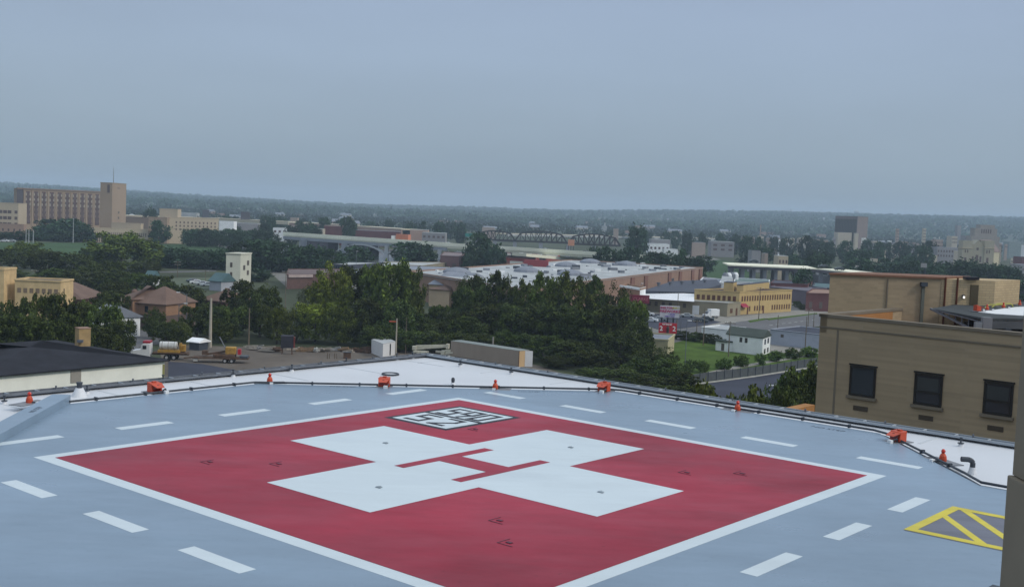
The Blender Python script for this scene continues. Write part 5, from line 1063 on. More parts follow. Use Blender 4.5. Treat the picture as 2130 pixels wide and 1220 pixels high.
row([(1830, 540, 50, 640), (1860, 545, 50, 600), (1900, 546, 60, 560), (1850, 550, 50, 600), (1950, 548, 60, 560), (2000, 545, 60, 560), (2050, 548, 60, 560), (1880, 535, 50, 680), (1925, 545, 50, 600), (1980, 548, 50, 540), (2030, 552, 50, 540), (2080, 552, 60, 540), (2115, 585, 70, 420), (1870, 545, 50, 540), (1930, 552, 50, 520), (1915, 520, 36, 760), (1905, 527, 40, 720), (2028, 580, 70, 430), (2050, 592, 50, 400), (2095, 556, 50, 540), (2120, 560, 40, 540)][:8]+[(1890, 548, 50, 545), (1985, 553, 50, 535), (2035, 556, 50, 535), (2085, 558, 50, 535), (2115, 588, 70, 420), (1870, 552, 50, 540), (1930, 556, 50, 520), (1915, 512, 30, 760), (2028, 588, 70, 430), (2095, 560, 50, 540), (1950, 552, 50, 545), (1910, 552, 50, 550), (2010, 555, 50, 540), (2060, 558, 50, 540)], 'f', 560, 'of the dark trees below the twin towered church', 'dark trees below the church')
# small fresh trees along the fence and bushes
row([(1465, 776, 24, 205), (1510, 766, 30, 210), (1545, 758, 30, 216), (1585, 750, 24, 220), (1617, 745, 30, 226), (1650, 738, 32, 232), (1684, 732, 34, 236), (1440, 772, 30, 205)], 'b', 215, 'along the dark fence', 'small trees along the fence', adj='small fresh green tree')
row([(1648, 790, 60, 118, 'd'), (1670, 756, 60, 126, 'm'), (1688, 775, 50, 116, 'd'), (1660, 822, 60, 104, 'd')], 'd', 120, 'beside the brick building corner', 'trees by the brick building corner')
row([(1562, 812, 90, 98, 'm'), (1528, 828, 70, 94, 'm')], 'm', 96, 'above the right roof edge', 'bushy tops above the roof edge', adj='light green bushy tree')
row([(1400, 702, 30, 262), (1425, 704, 34, 260), (1448, 700, 34, 258), (1470, 705, 34, 256), (1492, 706, 28, 254), (1385, 706, 24, 262)], 'd', 258, 'behind the green lawn', 'bushes behind the lawn', 'leafy_bush', 'dark bush')
row([(1605, 730, 16, 262), (1630, 655+50, 20, 330)][:1]+[(1655, 640, 18, 380), (1665, 645, 16, 370)], 'm', 300, 'near the grey garage and road', 'small roadside bushes', 'leafy_bush', 'small bush')
# green field, river, banks
gpoly('green_field', [(-200, 503), (300, 506), (470, 510), (560, 514), (480, 532), (300, 536), (-200, 528)], m_field, .04)
gpoly('slope_grass', [(1405, 540), (1500, 540), (1560, 552), (1560, 580), (1462, 580), (1440, 560)], m_field, .03)
gpoly('embankment', [(1900, 575), (2300, 590), (2300, 622), (2000, 612)], m_field, .03)
m_water = mat('river_water', (.09, .10, .09), .18, .1, .02, spec=.5, world=True)
gpoly('river', [(470, 512), (560, 508), (640, 515), (780, 517), (860, 522), (840, 545), (760, 552), (700, 548), (600, 538), (470, 519)], m_water, .05)
gpoly('river_wall', [(450, 511), (560, 505), (580, 509), (470, 516)], m_concr, .08)
gpoly('far_lot', [(1340, 528), (1420, 522), (1500, 540), (1400, 546)], MATS['lot_concrete'], .05)
gpoly('rail_yard', [(560, 565), (900, 548), (1000, 560), (880, 600), (600, 600)], MATS['lot_concrete'], .015)
gpoly('freeway', [(1860, 562), (2400, 588), (2400, 594), (1860, 568)], m_concr, .08)
gpoly('freeway', [(1780, 552), (2400, 577), (2400, 581), (1780, 556)], m_concr, .08)
# ================================================================= BRIDGES
m_deckc = mat('bridge_concrete', (.78, .77, .62), .9, .08, .1, world=True); m_bcon = mat('bridge_side', (.25, .27, .30), .9, .12, .1, world=True); m_pier = mat('bridge_pier', (.10, .095, .11), .9, .15, .1, world=True); m_arch = mat('arch_white', (.42, .44, .45), .9, .08, .1, world=True)
ZD = 10.
br = thing('highway_bridge', 'long pale concrete highway bridge with white arches over the river', 'bridge', G(850, 520))
ba, bb_, bc = G(590, 487, ZD), G(930, 510, ZD), G(1345, 536, ZD)
def deckseg(par, a, b, w, name='deck', m=m_deckc, zb=-1.4):
    a, b = Vector(a), Vector(b); pp = off(a, b, w); g = MB(); g.add([(pp[0].x, pp[0].y, a.z), (pp[1].x, pp[1].y, b.z), (pp[2].x, pp[2].y, b.z), (pp[3].x, pp[3].y, a.z), (pp[0].x, pp[0].y, a.z+zb), (pp[1].x, pp[1].y, b.z+zb), (pp[2].x, pp[2].y, b.z+zb), (pp[3].x, pp[3].y, a.z+zb)], [[0, 1, 2, 3], [7, 6, 5, 4], [0, 4, 5, 1], [1, 5, 6, 2], [2, 6, 7, 3], [3, 7, 4, 0]]); return g.build(name, m, par), pp
deckseg(br, ba, bb_, 26); deckseg(br, bb_, bc, 24)
g = MB(); u_ = (bb_-ba).normalized()
g.beam(ba+Vector((0, -.4, .4)), bb_+Vector((0, -.4, .4)), .5, 2.0); g.beam(bb_+Vector((0, -.4, .4)), bc+Vector((0, -.4, .4)), .5, 1.7); g.build('guard_wall', m_deckc, br)
g = MB(); g.beam(ba-Vector((0, .2, 2.0)), bb_-Vector((0, .2, 2.0)), .6, 1.6); g.build('side_girder', m_bcon, br)
for x0, x1 in ((645, 692), (735, 778)):
    a_ = ba+(bb_-ba)*((x0-590)/340); b_ = ba+(bb_-ba)*((x1-590)/340); pp = off(a_+Vector((0, -.1, 0)), b_+Vector((0, -.1, 0)), 8); MB().prism([tuple(p) for p in pp], 0, ZD-2.6).build('pier', m_pier, br)
    MB().box((a_.x-1.6, a_.y+1, 3.8), (3.2, 4, 7.6)).build('pier_edge', m_bcon, br)
for k in range(7):
    a_ = ba+(bb_-ba)*((628+k*3-590)/340); MB().box((a_.x, a_.y+.5, ZD-5), (.5, 1, 5)).build('column', m_arch, br)
xs = [(716, 816), (816, 917), (917, 1012)]
def arch(x0, x1, rise, ztop, zlow):
    a_, b_ = ba+(bb_-ba)*((x0-590)/340), ba+(bb_-ba)*((x1-590)/340); g = MB(); n = 12; pr = None
    for k in range(n+1):
        t = k/n; q = a_.lerp(b_, t); q.z = zlow+(ztop-zlow)*(1-(2*t-1)**2)
        if pr: g.beam(pr, q, 1.6, .7)
        if k % 2 == 0: g.tube(q, (q.x, q.y, ZD-2.5), .25)
        pr = q
    g.build('arch', m_arch, br)
for x0, x1 in xs: arch(x0, x1, 0, ZD-2.7, ZD-7.0)
for x_ in (816, 917): a_ = ba+(bb_-ba)*((x_-590)/340); MB().box((a_.x, a_.y, ZD/2-1.2), (2.0, 3, ZD-2.4)).build('pier', m_arch, br)
for k in range(5): q = bb_.lerp(bc, .12+k*.2); MB().box((q.x, q.y+6, ZD/2-.8), (1.6, 8, ZD-1.6)).build('pier', m_pier, br)
rp_ = thing('bridge_ramp', 'pale ramp descending to the right from the highway bridge', 'ramp', G(1200, 545)); a_, b_ = G(1095, 527, ZD-.6), G(1238, 540, 6.5); deckseg(rp_, a_, b_, 9); g = MB()
for k in range(3): q = a_.lerp(b_, .2+k*.3); g.box((q.x, q.y+3, q.z/2-.7), (1.2, 4, q.z-1.4))
g.build('pier', m_pier, rp_)
# truss railway bridge
YT = 760.; tb = thing('truss_bridge', 'dark steel railway bridge of three curved truss spans', 'bridge', D(1140, 510, YT)); m_tr = mat('truss_steel', (.045, .045, .05), .8, .2, .2)
for i, (x0, x1) in enumerate(((988, 1071), (1071, 1180), (1182, 1291))):
    zt_ = D((x0+x1)/2, [480, 481, 487][i], YT).z; zb = D((x0+x1)/2, [499, 503, 509][i], YT).z
    a_, b_ = D(x0, 500, YT), D(x1, 500, YT); n = 10; g = MB()
    for yo in (0, 6):
        A_, B_ = Vector((a_.x, YT+yo, zb)), Vector((b_.x, YT+yo, zb)); g.beam(A_, B_, .6, 1.1); pts = []
        for k in range(n+1):
            t = k/n; q = A_.lerp(B_, t); hh = (zt_-zb)*(1-(2*t-1)**2*.45) if 0 < k < n else 0; pts.append(q+Vector((0, 0, hh)))
        if i == 0: pts[0].z = zb+(zt_-zb)*.8
        for p, q in zip(pts, pts[1:]): g.beam(p, q, .6, .8)
        for k in range(1, n): q = A_.lerp(B_, k/n); g.beam(q, pts[k], .42, .42); r_ = A_.lerp(B_, (k+(1 if k < n/2 else -1))/n); g.beam(pts[k], r_, .38, .38)
    g.build('truss_span', m_tr, tb)
    MB().box(((a_.x+b_.x)/2, YT+3, zb-.3), (b_.x-a_.x, 6, .5)).build('track_deck', m_tr, tb)
    for k in (0, .5): q = a_.lerp(b_, k); MB().box((q.x, YT+3, (zb-.6)/2), (2.4, 6, zb-.6)).build('pier', m_bcon, tb)
sign('billboard', 'small salmon orange billboard with dark legs beside the third truss span', 1182, 1195, 498, 510.5, 640, mat('salmon_board', (.52, .26, .17), .7, .08), (.1, .5, .9), 520, 1.0)
sign('road_sign', 'green overhead road sign with a yellow strip left of the truss bridge', 968, 985, 485, 492, 700, mat('sign_green', (.03, .22, .19), .6, .1), (.1, .9), 500, .4, 'road sign'); 
# freeway wall far left to middle, and the strip behind the truss bridge
def strip(name, label, pts, z, w, mside, mtop, hgt=3.0, cat='elevated road'):
    t = thing(name, label, cat, G(*pts[0], z)); q = [G(*p, z) for p in pts]
    for a_, b_ in zip(q, q[1:]):
        deckseg(t, a_, b_, w, 'deck', mtop, -.8); pp = off(a_, b_, 1.0); MB().prism([tuple(p) for p in pp], 0 if hgt > z else z-hgt, z-.05).build('wall', mside, t)
    return t
m_sal = mat('sound_wall', (.36, .25, .20), .9, .15, .05, world=True); m_crm = mat('freeway_cream', (.52, .47, .36), .9, .1, .05, world=True)
strip('freeway_viaduct', 'long cream elevated freeway crossing behind the hospital and the bridge', [(250, 447), (420, 452), (600, 461)], 13, 20, m_crm, m_crm, 2.5)
strip('freeway_viaduct', 'reddish sided cream freeway strip left of the lone poplar', [(600, 461), (690, 466), (712, 467)], 12, 20, m_sal, m_crm, 3)
strip('freeway_viaduct', 'reddish sided cream freeway strip right of the lone poplar', [(730, 469), (835, 476)], 12, 20, m_sal, m_crm, 6)
strip('freeway_viaduct', 'white freeway strip behind the truss bridge', [(1055, 486), (1295, 491), (1310, 492)], 8, 24, m_wroof, m_crm, 2)
strip('freeway_viaduct', 'white freeway strip right of the round dark tree', [(1335, 492), (1500, 496)], 8, 24, m_wroof, m_crm, 2)
# overpass on the right
op = thing('overpass', 'pale concrete overpass deck on tall columns at the right', 'overpass', G(1600, 560)); qa, qb, qc = G(1515, 550, 9), G(1700, 558, 9), G(1782, 567, 8.6)
deckseg(op, qa, qb, 26, zb=-.5); deckseg(op, qb, qc, 14, zb=-.5)
for a_, b_ in ((qa, qb), (qb, qc)): MB().beam(a_+Vector((0, 1.2, -1.1)), b_+Vector((0, 1.2, -1.1)), 1.2, 1.2).build('shadow_girder', m_pier, op)  # dark beam colour carries the shadow under the thin deck
for a_, b_, n in ((qa, qb, 8), (qb, qc, 3)):
    for k in range(n):
        q = a_.lerp(b_, (k+.5)/n); MB().box((q.x, q.y+4, q.z/2-.8), (1.4, 1.4, q.z-1.6)).build('column', m_bcon, op); MB().box((q.x+1, q.y+14, q.z/2-.8), (1.4, 1.4, q.z-1.6)).build('column', m_bcon, op)
g = MB(); g.prism([tuple(p) for p in off(qb+Vector((0, 12, 0)), qc+Vector((0, 12, 0)), 2)], 0, 6); g.build('abutment', m_bcon, op)
o2 = thing('overpass', 'short pale overpass piece above the green embankment at the right edge', 'overpass', G(2110, 600)); a_, b_ = G(2078, 584, 6), G(2260, 594, 6); deckseg(o2, a_, b_, 12); MB().prism([tuple(p) for p in off(a_.lerp(b_, .15)+Vector((0, 8, 0)), b_+Vector((0, 8, 0)), 2)], 0, 4.6).build('abutment', m_pier, o2)
# ================================================================= HOSPITAL FAR LEFT
m_h1 = mat('hospital_tan', (.33, .255, .19), .9, .06, .05, world=True); m_h2 = mat('hospital_tan_dark', (.23, .18, .15), .9, .06, .05, world=True); m_hrec = mat('shaded_recess_tone', (.12, .09, .09), .9, .1, .05, world=True); m_lb = mat('beige_panel', (.46, .39, .29), .9, .06, .05, world=True); m_shade = mat('window_shade', (.34, .31, .26), .7, .3, .4, world=True)  # m_hrec: dark tone imitating the shade of recesses on proud panels
YH = 745.
t, pp, zH = front('tall_hospital', 'tall tan slab hospital with ten columns of windows and balconies', 35, 214, 392.5, YH, 4, m_h1, m_h2, 'hospital', sl=45)
a_, b_ = pp[0], pp[1]; zb = 2.0
wins(t, a_, b_, 8, zH-1.2, 10, .52, m_hrec, .08, .97, out=.10, name='window_bay'); wins(t, a_, b_, zb+2, zH-.3, 1, 1, m_pier, 0, .07, name='end_glazing')
for k in range(11): wins(t, a_, b_, 6, zH-.8, 1, 1, m_h1, .0735+.089*k, .0735+.089*k+.014, out=.5, name='pilaster')
for r_ in range(6):
    z = zH-4.0-r_*3.3
    if r_ < 5: wins(t, a_, b_, z, z+1.7, 20, .32, m_shade if r_ < 3 else m_h2, .08, .97, out=.2)
    wins(t, a_, b_, z-1.1, z-.2, 10, .56, m_hrec, .08, .97, out=.4, name='balcony')
MB().beam(Vector((a_.x, a_.y-.3, zH+.3)), Vector((b_.x, b_.y-.3, zH+.3)), .8, .9).build('roof_edge', m_h2, t)
t, pp, z = front('hospital_tower', 'tan stair tower at the right end of the tall hospital', 209, 257, 380, 722, 26, m_h1, m_h2, 'hospital', sl=0)
wins(t, pp[0], pp[1], z-6, z-1, 1, 1, m_hrec, .6, .8, out=.2); wins(t, pp[1], pp[2], z-3.4, z-2.4, 1, 1, m_h2, .35, .55)
for k in range(5): wins(t, pp[1], pp[2], z-19-3.4*k, z-17.6-3.4*k, 1, 1, m_glass2, .42, .52)
q = D(236, 380, 725); MB().tube((q.x, q.y, z), (q.x, q.y, D(236, 349, 725).z), .25, .12, 6).build('mast', m_plate, t)
t, pp, z = front('hospital_block', 'lighter tan office block at the far left edge before the tall hospital', -60, 51, 420, 700, 12, m_lb, m_h1, 'hospital')
for k in range(4): wins(t, pp[0], pp[1], z-6.0-3.7*k, z-4.1-3.7*k, 7, .84, m_hrec, .2, .86); wins(t, pp[0], pp[1], z-6.0-3.7*k, z-4.1-3.7*k, 1, 1, m_hrec, .92, .98)
t, pp, z = front('hospital_annex', 'lower pinkish tan annex under the office block at the left edge', -70, 51, 463, 694, 4, mat('pink_tan', (.36, .25, .19), .9, .06, .05, world=True), m_lb, 'hospital'); wins(t, pp[0], pp[1], z-4.1, z-2.5, 9, .3, m_hrec, .1, .98); wins(t, pp[0], pp[1], z-8.5, z-7.0, 9, .3, m_hrec, .1, .98)
t, pp, z = front('clinic_wing', 'low beige clinic with two rows of many small windows', 180, 309, 474, 690, 5, m_lb, m_h1, 'hospital', sl=12); wins(t, pp[0], pp[1], z-4.3, z-2.1, 30, .45, m_hrec, .0, .98); wins(t, pp[0], pp[1], z-8.2, z-6.0, 30, .45, m_hrec, 0, .98)
front('grey_side_block', 'grey side block left of the low beige clinic', 163, 181, 471, 692, 6, m_h2, m_h2, 'hospital'); front('beige_storey_block', 'low beige upper storey on the clinic before the stair tower', 232, 294, 463.5, 706, 5, m_lb, m_h1, 'hospital')
t, pp, z = front('square_window_block', 'beige block with three rows of small square windows', 345, 455, 452, 720, 6, m_lb, m_h1, 'hospital', sl=14)
for k in range(3): wins(t, pp[0], pp[1], z-3.4-2.2*k, z-2.2-2.2*k, 11, .36, m_hrec, .16, .97)
t, pp, z = front('tan_upper_block', 'tan upper block rising above the square windowed block', 332, 372, 434.5, 724, 8, m_lb, m_h1, 'hospital'); front('tan_low_block', 'lower tan wing left of the square windowed block', 309, 349, 452, 716, 6, m_h1, m_h1, 'hospital')
front('grey_service_block', 'low grey service block right of the stair tower', 257, 312, 451, 780, 8, m_h2, m_h2, 'hospital')
q = D(274, 446, 1000); MB().lathe((q.x, q.y, q.z-5), [(4, 0), (4, 2), (3.3, 4), (1.5, 5.2), (.1, 5.6)], 14).build('white_dome', m_wroof, bld and None); tag(bpy.data.objects['white_dome'], 'small white dome behind the tall hospital', 'dome')
for i, (px, y0, y1) in enumerate(((54, 478, 505), (60, 480, 505), (69, 480, 505), (152, 455, 505), (326, 478, 498), (333, 478, 498), (184, 470, 500), (840, 520, 540), (1432, 530, 560))):
    b_ = G(px, y1); zt_ = D(px, y0, b_.y).z; t = thing('flag_pole', f'thin pale pole, {ordw(i)} from the left of the far poles', 'pole', b_, 0, 'far thin poles'); MB().tube(b_, (b_.x, b_.y, zt_), .22, .14, 6).build('mast', m_arch, t); MB().lathe((b_.x, b_.y, zt_), [(.3, 0), (.3, .3)], 6).build('finial', m_arch, t)
# ================================================================= FAR CITY (each a building of its own)
def far(name, label, x0, x1, yt, Y, dep, mw, mr=None, w=None, sl=0, group=None, cat='building'):
    t, pp, z = front(name, label, x0, x1, yt, Y, dep, mw, mr or m_grroof, cat, sl=sl, par=0, group=group)
    if w:
        for k in range(w[1]): wins(t, pp[0], pp[1], z-2.2-3.4*k-1.4, z-2.2-3.4*k+.2, w[0], .5, m_hrec)
    return t, pp, z
m_brn = mat('tower_brown', (.13, .105, .095), .9, .08, .05, world=True); m_pk2 = mat('city_pink', (.33, .27, .23), .9, .15, .03, world=True); m_crm2 = mat('city_cream', (.46, .42, .34), .9, .15, .03, world=True); m_gy2 = mat('city_grey', (.26, .26, .27), .9, .15, .03, world=True)
def w3(px, Y): return ((px-1065)/FPX*Y, Y)
pt_ = [w3(1729, 1172), w3(1775, 1140), w3(1797, 1156)]; pt_.append((pt_[0][0]+pt_[2][0]-pt_[1][0], pt_[0][1]+pt_[2][1]-pt_[1][1]))
zt_ = D(1775, 449.5, 1140).z; t = bldg('brown_tower', 'tall dark brown slab tower block with a paler right side', 'building', [Vector(p) for p in pt_], zt_, mat('tower_pale', (.19, .165, .16), .9, .06), m_dkroof, parapet=0)
wins(t, pt_[0], pt_[1], zt_-32, zt_-3, 1, 1, mat('tower_glass', (.07, .075, .07), .5, .15, .3), .02, .97, name='glass_front', out=.3); wins(t, pt_[0], pt_[1], zt_-32, zt_-3, 14, .2, m_brn, .02, .97, name='window_strip', out=.5)
far('tower_podium', 'low pale podium under the brown tower', 1728, 1772, 482, 1130, 14, m_crm2, m_dkroof); far('narrow_cream_block', 'narrow cream block at the foot of the brown tower', 1769, 1786, 484, 1120, 10, m_crm2)
far('brick_chimney_tower', 'slim tan square tower standing above the long mill buildings', 1574, 1584, 467, 1200, 6, m_pk2)
k_ = 0
for px in range(1536, 1722, 17):
    w_ = rnd.uniform(13, 19); far('mill_building', f'long low mill building section, {ordw(k_)} from the left below the slim tan tower', px, px+w_, 489+rnd.uniform(0, 4)+(px-1536)*.035, 1080+rnd.uniform(-30, 40), 18, rnd.choice([m_pk2, m_crm2, m_pk2]), rnd.choice([m_crm2, m_grroof]), w=(5, 1), group='mill building sections'); k_ += 1
L_ = [('grey_parking_block', 'grey block with dark bands right of the truss bridge', 1468, 1528, 501, 900, 16, m_gy2, m_wroof, (3, 2)), ('tan_block', 'plain tan block right of the truss bridge end', 1428, 1468, 503, 880, 16, m_pk2, m_grroof, None), ('white_sheds', 'cluster of white sheds right of the round dark tree', 1340, 1393, 506, 780, 18, m_white_w, m_wroof, (5, 1)), ('white_shed_low', 'low white shed in front of the white shed cluster', 1373, 1410, 517, 700, 10, m_white_w, m_wroof, None), ('small_tan_house', 'pale tan flat building on the hill above the overpass', 1606, 1640, 531, 560, 10, m_lb, m_wroof, (3, 1)), ('pink_cube', 'small pink cube building left of the pale tan one', 1580, 1598, 526, 580, 8, m_pk2, m_grroof, None), ('dark_depot', 'dark low depot left of the pink cube', 1552, 1583, 520, 640, 10, m_gy2, m_dkroof, None), ('gable_hall', 'white hall roof below the freeway strip', 1345, 1395, 497, 850, 14, m_gy2, m_wroof, None), ('cream_shed_far', 'cream shed behind the trees over the warehouse', 1345, 1385, 526, 600, 6, m_crm2, m_wroof, None),
 ('pale_tower', 'pale tower with a white top right of the brown tower', 1910, 1927, 474, 1300, 10, m_crm2, m_wroof, (3, 5)), ('pink_tower', 'pinkish tower with a white top between the brown and pale towers', 1855, 1871, 475, 1350, 10, m_pk2, m_wroof, (3, 5)), ('tan_cube_block', 'tan cube block before the pale towers', 1866, 1888, 501, 980, 12, m_pk2, m_wroof, None), ('cream_block', 'cream low block left of the tan cube', 1845, 1867, 508, 960, 12, m_crm2, m_wroof, None), ('grey_flats', 'grey framed flats behind the church roofs', 1978, 2000, 468, 1500, 10, m_gy2, m_gy2, None), ('pink_office_block', 'pink office block left of the church towers', 1930, 1962, 497, 1100, 14, m_pk2, m_grroof, (5, 2)), ('cream_office_block', 'cream office block left of the church towers', 1962, 1992, 490, 1150, 14, m_crm2, m_grroof, (5, 2)), ('grey_office_block', 'grey office block behind the church', 1990, 2020, 489, 1200, 14, m_gy2, m_grroof, (5, 2)), ('school_block', 'long grey school with bands of windows left of the church', 1930, 2002, 513, 860, 14, m_gy2, m_grroof, (9, 2)), ('school_wing', 'cream wing left of the church front', 1979, 2003, 521, 800, 12, m_crm2, m_wroof, (5, 1)), ('red_roof_hall', 'hall with a faded pink roof left of the church', 1904, 1950, 529, 790, 16, m_crm2, mat('pink_roof', (.36, .24, .22), .8, .1), None), ('parking_garage', 'dark stacked parking garage at the right edge', 2095, 2150, 549, 700, 30, m_gy2, m_grroof, (6, 4)), ('maroon_block', 'dark maroon block right of the church', 2103, 2160, 533, 800, 14, m_dred, m_dkroof, None), ('teal_green_hall', 'greenish hall behind the church right side', 2080, 2140, 502, 1300, 16, mat('hall_teal', (.22, .27, .27), .9, .1), m_grroof, None), ('white_house_far', 'white house among the trees above the freeway at the right', 1806, 1826, 537, 640, 8, m_crm2, m_brroof, (3, 1)), ('grey_roofs', 'grey roofed low block right of the brown tower foot', 1800, 1834, 505, 1000, 14, m_gy2, m_grroof, (4, 1)),
 ('brown_plant', 'pale sheds left of the green road sign', 878, 925, 483, 800, 16, m_gy2, m_wroof, (5, 1)), ('red_plant', 'white roofed red sided plant left of the pale sheds', 853, 888, 477, 860, 14, m_sal, m_wroof, None), ('pink_house_block', 'small pinkish block on the freeway strip left of centre', 604, 617, 452, 1150, 8, m_pk2, m_grroof, None), ('white_low_shop', 'white low shop below the freeway left of the bridge', 568, 606, 473, 850, 10, m_white_w, m_wroof, (4, 1)), ('cream_house_block', 'cream building beside the dark bridge end', 648, 672, 475, 800, 10, m_crm2, m_wroof, (2, 1)), ('maroon_hall', 'dark red sided hall left of the lone poplar', 674, 710, 468.5, 810, 10, m_dred, m_crm2, None), ('long_brown_hall', 'long brown hall right of the lone poplar', 735, 830, 478, 820, 10, m_dred, m_grroof, None), ('office_hill', 'tan building behind the second truss span', 1270, 1287, 475, 1100, 8, m_pk2, m_grroof, None), ('tan_plant', 'tan building above the first truss span', 1003, 1024, 472, 1100, 8, m_pk2, m_wroof, None), ('teal_band_store', 'white store with a teal band right of the square windowed block', 456, 488, 459, 720, 8, m_white_w, m_wroof, None), ('long_white_roof', 'long white roof sheds right of the square windowed block', 485, 540, 463, 760, 12, m_gy2, m_wroof, None), ('white_roof_hall', 'curved white roof hall above the square windowed block', 372, 410, 441.5, 1250, 12, m_wroof, m_wroof, None), ('dark_billboard_far', 'small dark billboard on the freeway', 421, 430, 436, 1200, 1, m_pier, m_pier, None), ('dark_billboard_near', 'second dark billboard right of the first', 501, 515, 440, 1000, 1, m_pier, m_pier, None)]
for nm, lb, x0, x1, yt, Y, dep, mw, mr_, w in L_: far(nm, lb, x0, x1, yt, Y, dep, mw, mr_, w)
k_ = 0
for i in range(34):
    px = 1600+i*15.6+rnd.uniform(-6, 6); Y = rnd.uniform(860, 1250); far('city_block', f'small pale block among the trees, {ordw(k_)} from left right of the slim tan tower', px, px+rnd.uniform(9, 24), hor(px)+27*FPX/Y-rnd.uniform(22, 40), Y, 8, rnd.choice([m_pk2, m_crm2, m_gy2, m_crm2, m_white_w]), rnd.choice([m_wroof, m_grroof, m_crm2]), w=(4, 1), group='small city blocks'); k_ += 1
# houses speckled along the foot of the hills
hl_ = ['pale', 'cream', 'pink', 'grey']; k_ = 0
cand = []
for i in range(56): cand.append((rnd.uniform(260, 2130), rnd.uniform(1250, 3600)))
for px, Y in sorted(cand):
    x = (px-1065)/FPX*Y; zt_ = terrain(x, Y); c_ = rnd.randrange(4); m_ = [m_crm2, m_crm2, m_pk2, m_gy2][c_]; w_ = rnd.uniform(9, 20); hh = rnd.uniform(7, 12)
    t = thing('far_house', f'tiny {hl_[c_]} house among the hazy trees, {ordw(k_)} from the left of those specks', 'house', (x, Y, zt_), rnd.uniform(-.5, .5), 'tiny houses among the far trees'); k_ += 1
    o = MB().box((0, 0, hh/2), (w_, 10, hh)).build('wall', m_); o.parent = t
    A_, B_ = Vector((-w_/2, -5)), Vector((w_/2, -5)); r_ = hiproof([(-w_/2, -5), (w_/2, -5), (w_/2, 5), (-w_/2, 5)], hh, hh+3, .5, True).build('roof', rnd.choice([m_grroof, m_grroof, m_brroof])); r_.parent = t
# landmarks on the skyline
q = D(1782, 440, 5200); t = thing('water_tower', 'pale round water tower on the far ridge above the brown tower', 'water tower', (q.x, q.y, 60)); MB().lathe((q.x, q.y, q.z-9), [(3, 0), (11, 4), (14, 8), (11, 12), (3, 15)], 16).build('tank', m_wroof, t); MB().tube((q.x, q.y, 60), (q.x, q.y, q.z-8), 3).build('stem', m_wroof, t)
q = D(1641, 437, 5400); t = thing('white_tower_block', 'white castle like block on the far ridge', 'building', (q.x, q.y, 60)); MB().box((q.x, q.y, q.z-16), (26, 16, 24)).build('wall', m_wroof, t)
for dx, hh in ((-10, 5), (9, 10)): MB().box((q.x+dx, q.y, q.z-16+12+hh/2), (6, 8, hh)).build('turret', m_wroof, t)
for i, (px, py, w_) in enumerate(((1600, 440.5, 20), (1712, 455, 36), (1257, 470, 6))):
    Y = (5300, 3600, 1500)[i]; q = D(px, py, Y); t = thing('white_building', ['white speck building left of the white castle like block', 'long white hall low on the far ridge', 'slim white stack behind the truss bridge'][i], 'building', (q.x, q.y, 0)); MB().box((q.x, q.y, q.z-8), (w_, 10, 16)).build('wall', m_wroof, t); MB().box((q.x+w_*.1, q.y, q.z+2), (w_*.2, 6, 5)).build('turret', m_wroof, t)
# church with two towers
YC = 720.; m_ch = mat('church_stone', (.33, .31, .24), .9, .08, .1, world=True); m_chd = mat('church_roof', (.19, .15, .14), .9, .1, .1, world=True)
def cz(px, py): return D(px, py, YC).z
def cx_(px): return (D(px, 520, YC)).x
chh = thing('church', 'large stone church with two blunt towers and a gabled front', 'church', (cx_(2035), YC, 0))
for nm, x0, x1, yt in (('tower', 2002, 2022, 500), ('tower', 2048, 2068, 500)):
    MB().prism([(cx_(x0), YC), (cx_(x1), YC), (cx_(x1), YC+7), (cx_(x0), YC+7)], 0, cz(x0, yt)).build('tower', m_ch, chh)
    MB().prism([(cx_(x0)-.3, YC-.3), (cx_(x1)+.3, YC-.3), (cx_(x1)+.3, YC+7.3), (cx_(x0)-.3, YC+7.3)], cz(x0, 516), cz(x0, 514.5)).build('cornice', m_lb, chh)
xl, xr = cx_(2022), cx_(2048); zt_ = cz(2035, 499); ze_ = cz(2035, 512)
g = MB(); g.add([(xl, YC+.5, 0), (xr, YC+.5, 0), (xr, YC+.5, ze_), ((xl+xr)/2, YC+.5, zt_), (xl, YC+.5, ze_), (xl, YC+9, 0), (xr, YC+9, 0), (xr, YC+9, ze_), ((xl+xr)/2, YC+9, zt_), (xl, YC+9, ze_)], [[0, 1, 2, 3, 4], [9, 8, 7, 6, 5], [0, 5, 6, 1], [1, 6, 7, 2], [2, 7, 8, 3], [3, 8, 9, 4], [4, 9, 5, 0]]); g.build('gabled_front', m_ch, chh)
for px, y0, y1, w_ in ((2009, 535, 545, 1.3), (2025, 533, 544, 1.1), (2033.5, 530, 544, 1.6), (2041, 533, 545, 1.1), (2055, 536, 546, 1.3), (2008, 519, 525, .6), (2013, 519, 525, .6), (2053, 520, 527, .6), (2058, 520, 527, .6), (2034, 515, 520, 1.3)):
    MB().box((cx_(px), YC-.02 if px < 2022 or px > 2048 else YC+.48, (cz(px, y0)+cz(px, y1))/2), (w_, .2, cz(px, y0)-cz(px, y1))).build('window', m_hrec, chh)
a_, b_ = Vector((cx_(2066), YC+7, 0)), Vector((cx_(2101), YC+15, 0)); pp = off(a_, b_, 12); MB().prism([tuple(p) for p in pp], 0, cz(2085, 525)).build('nave', mat('nave_cream', (.45, .42, .30), .9, .06), chh); hiproof(pp, cz(2085, 525), cz(2085, 500), .5, gable=True).build('nave_roof', m_chd, chh)
MB().tube((b_.x, b_.y, 0), (b_.x, b_.y, cz(2101, 515)), .7, .1, 6).build('pinnacle', m_ch, chh)
ct = thing('art_deco_tower', 'pale stepped tower block rising behind the church', 'building', (cx_(2050), 1000, 0))
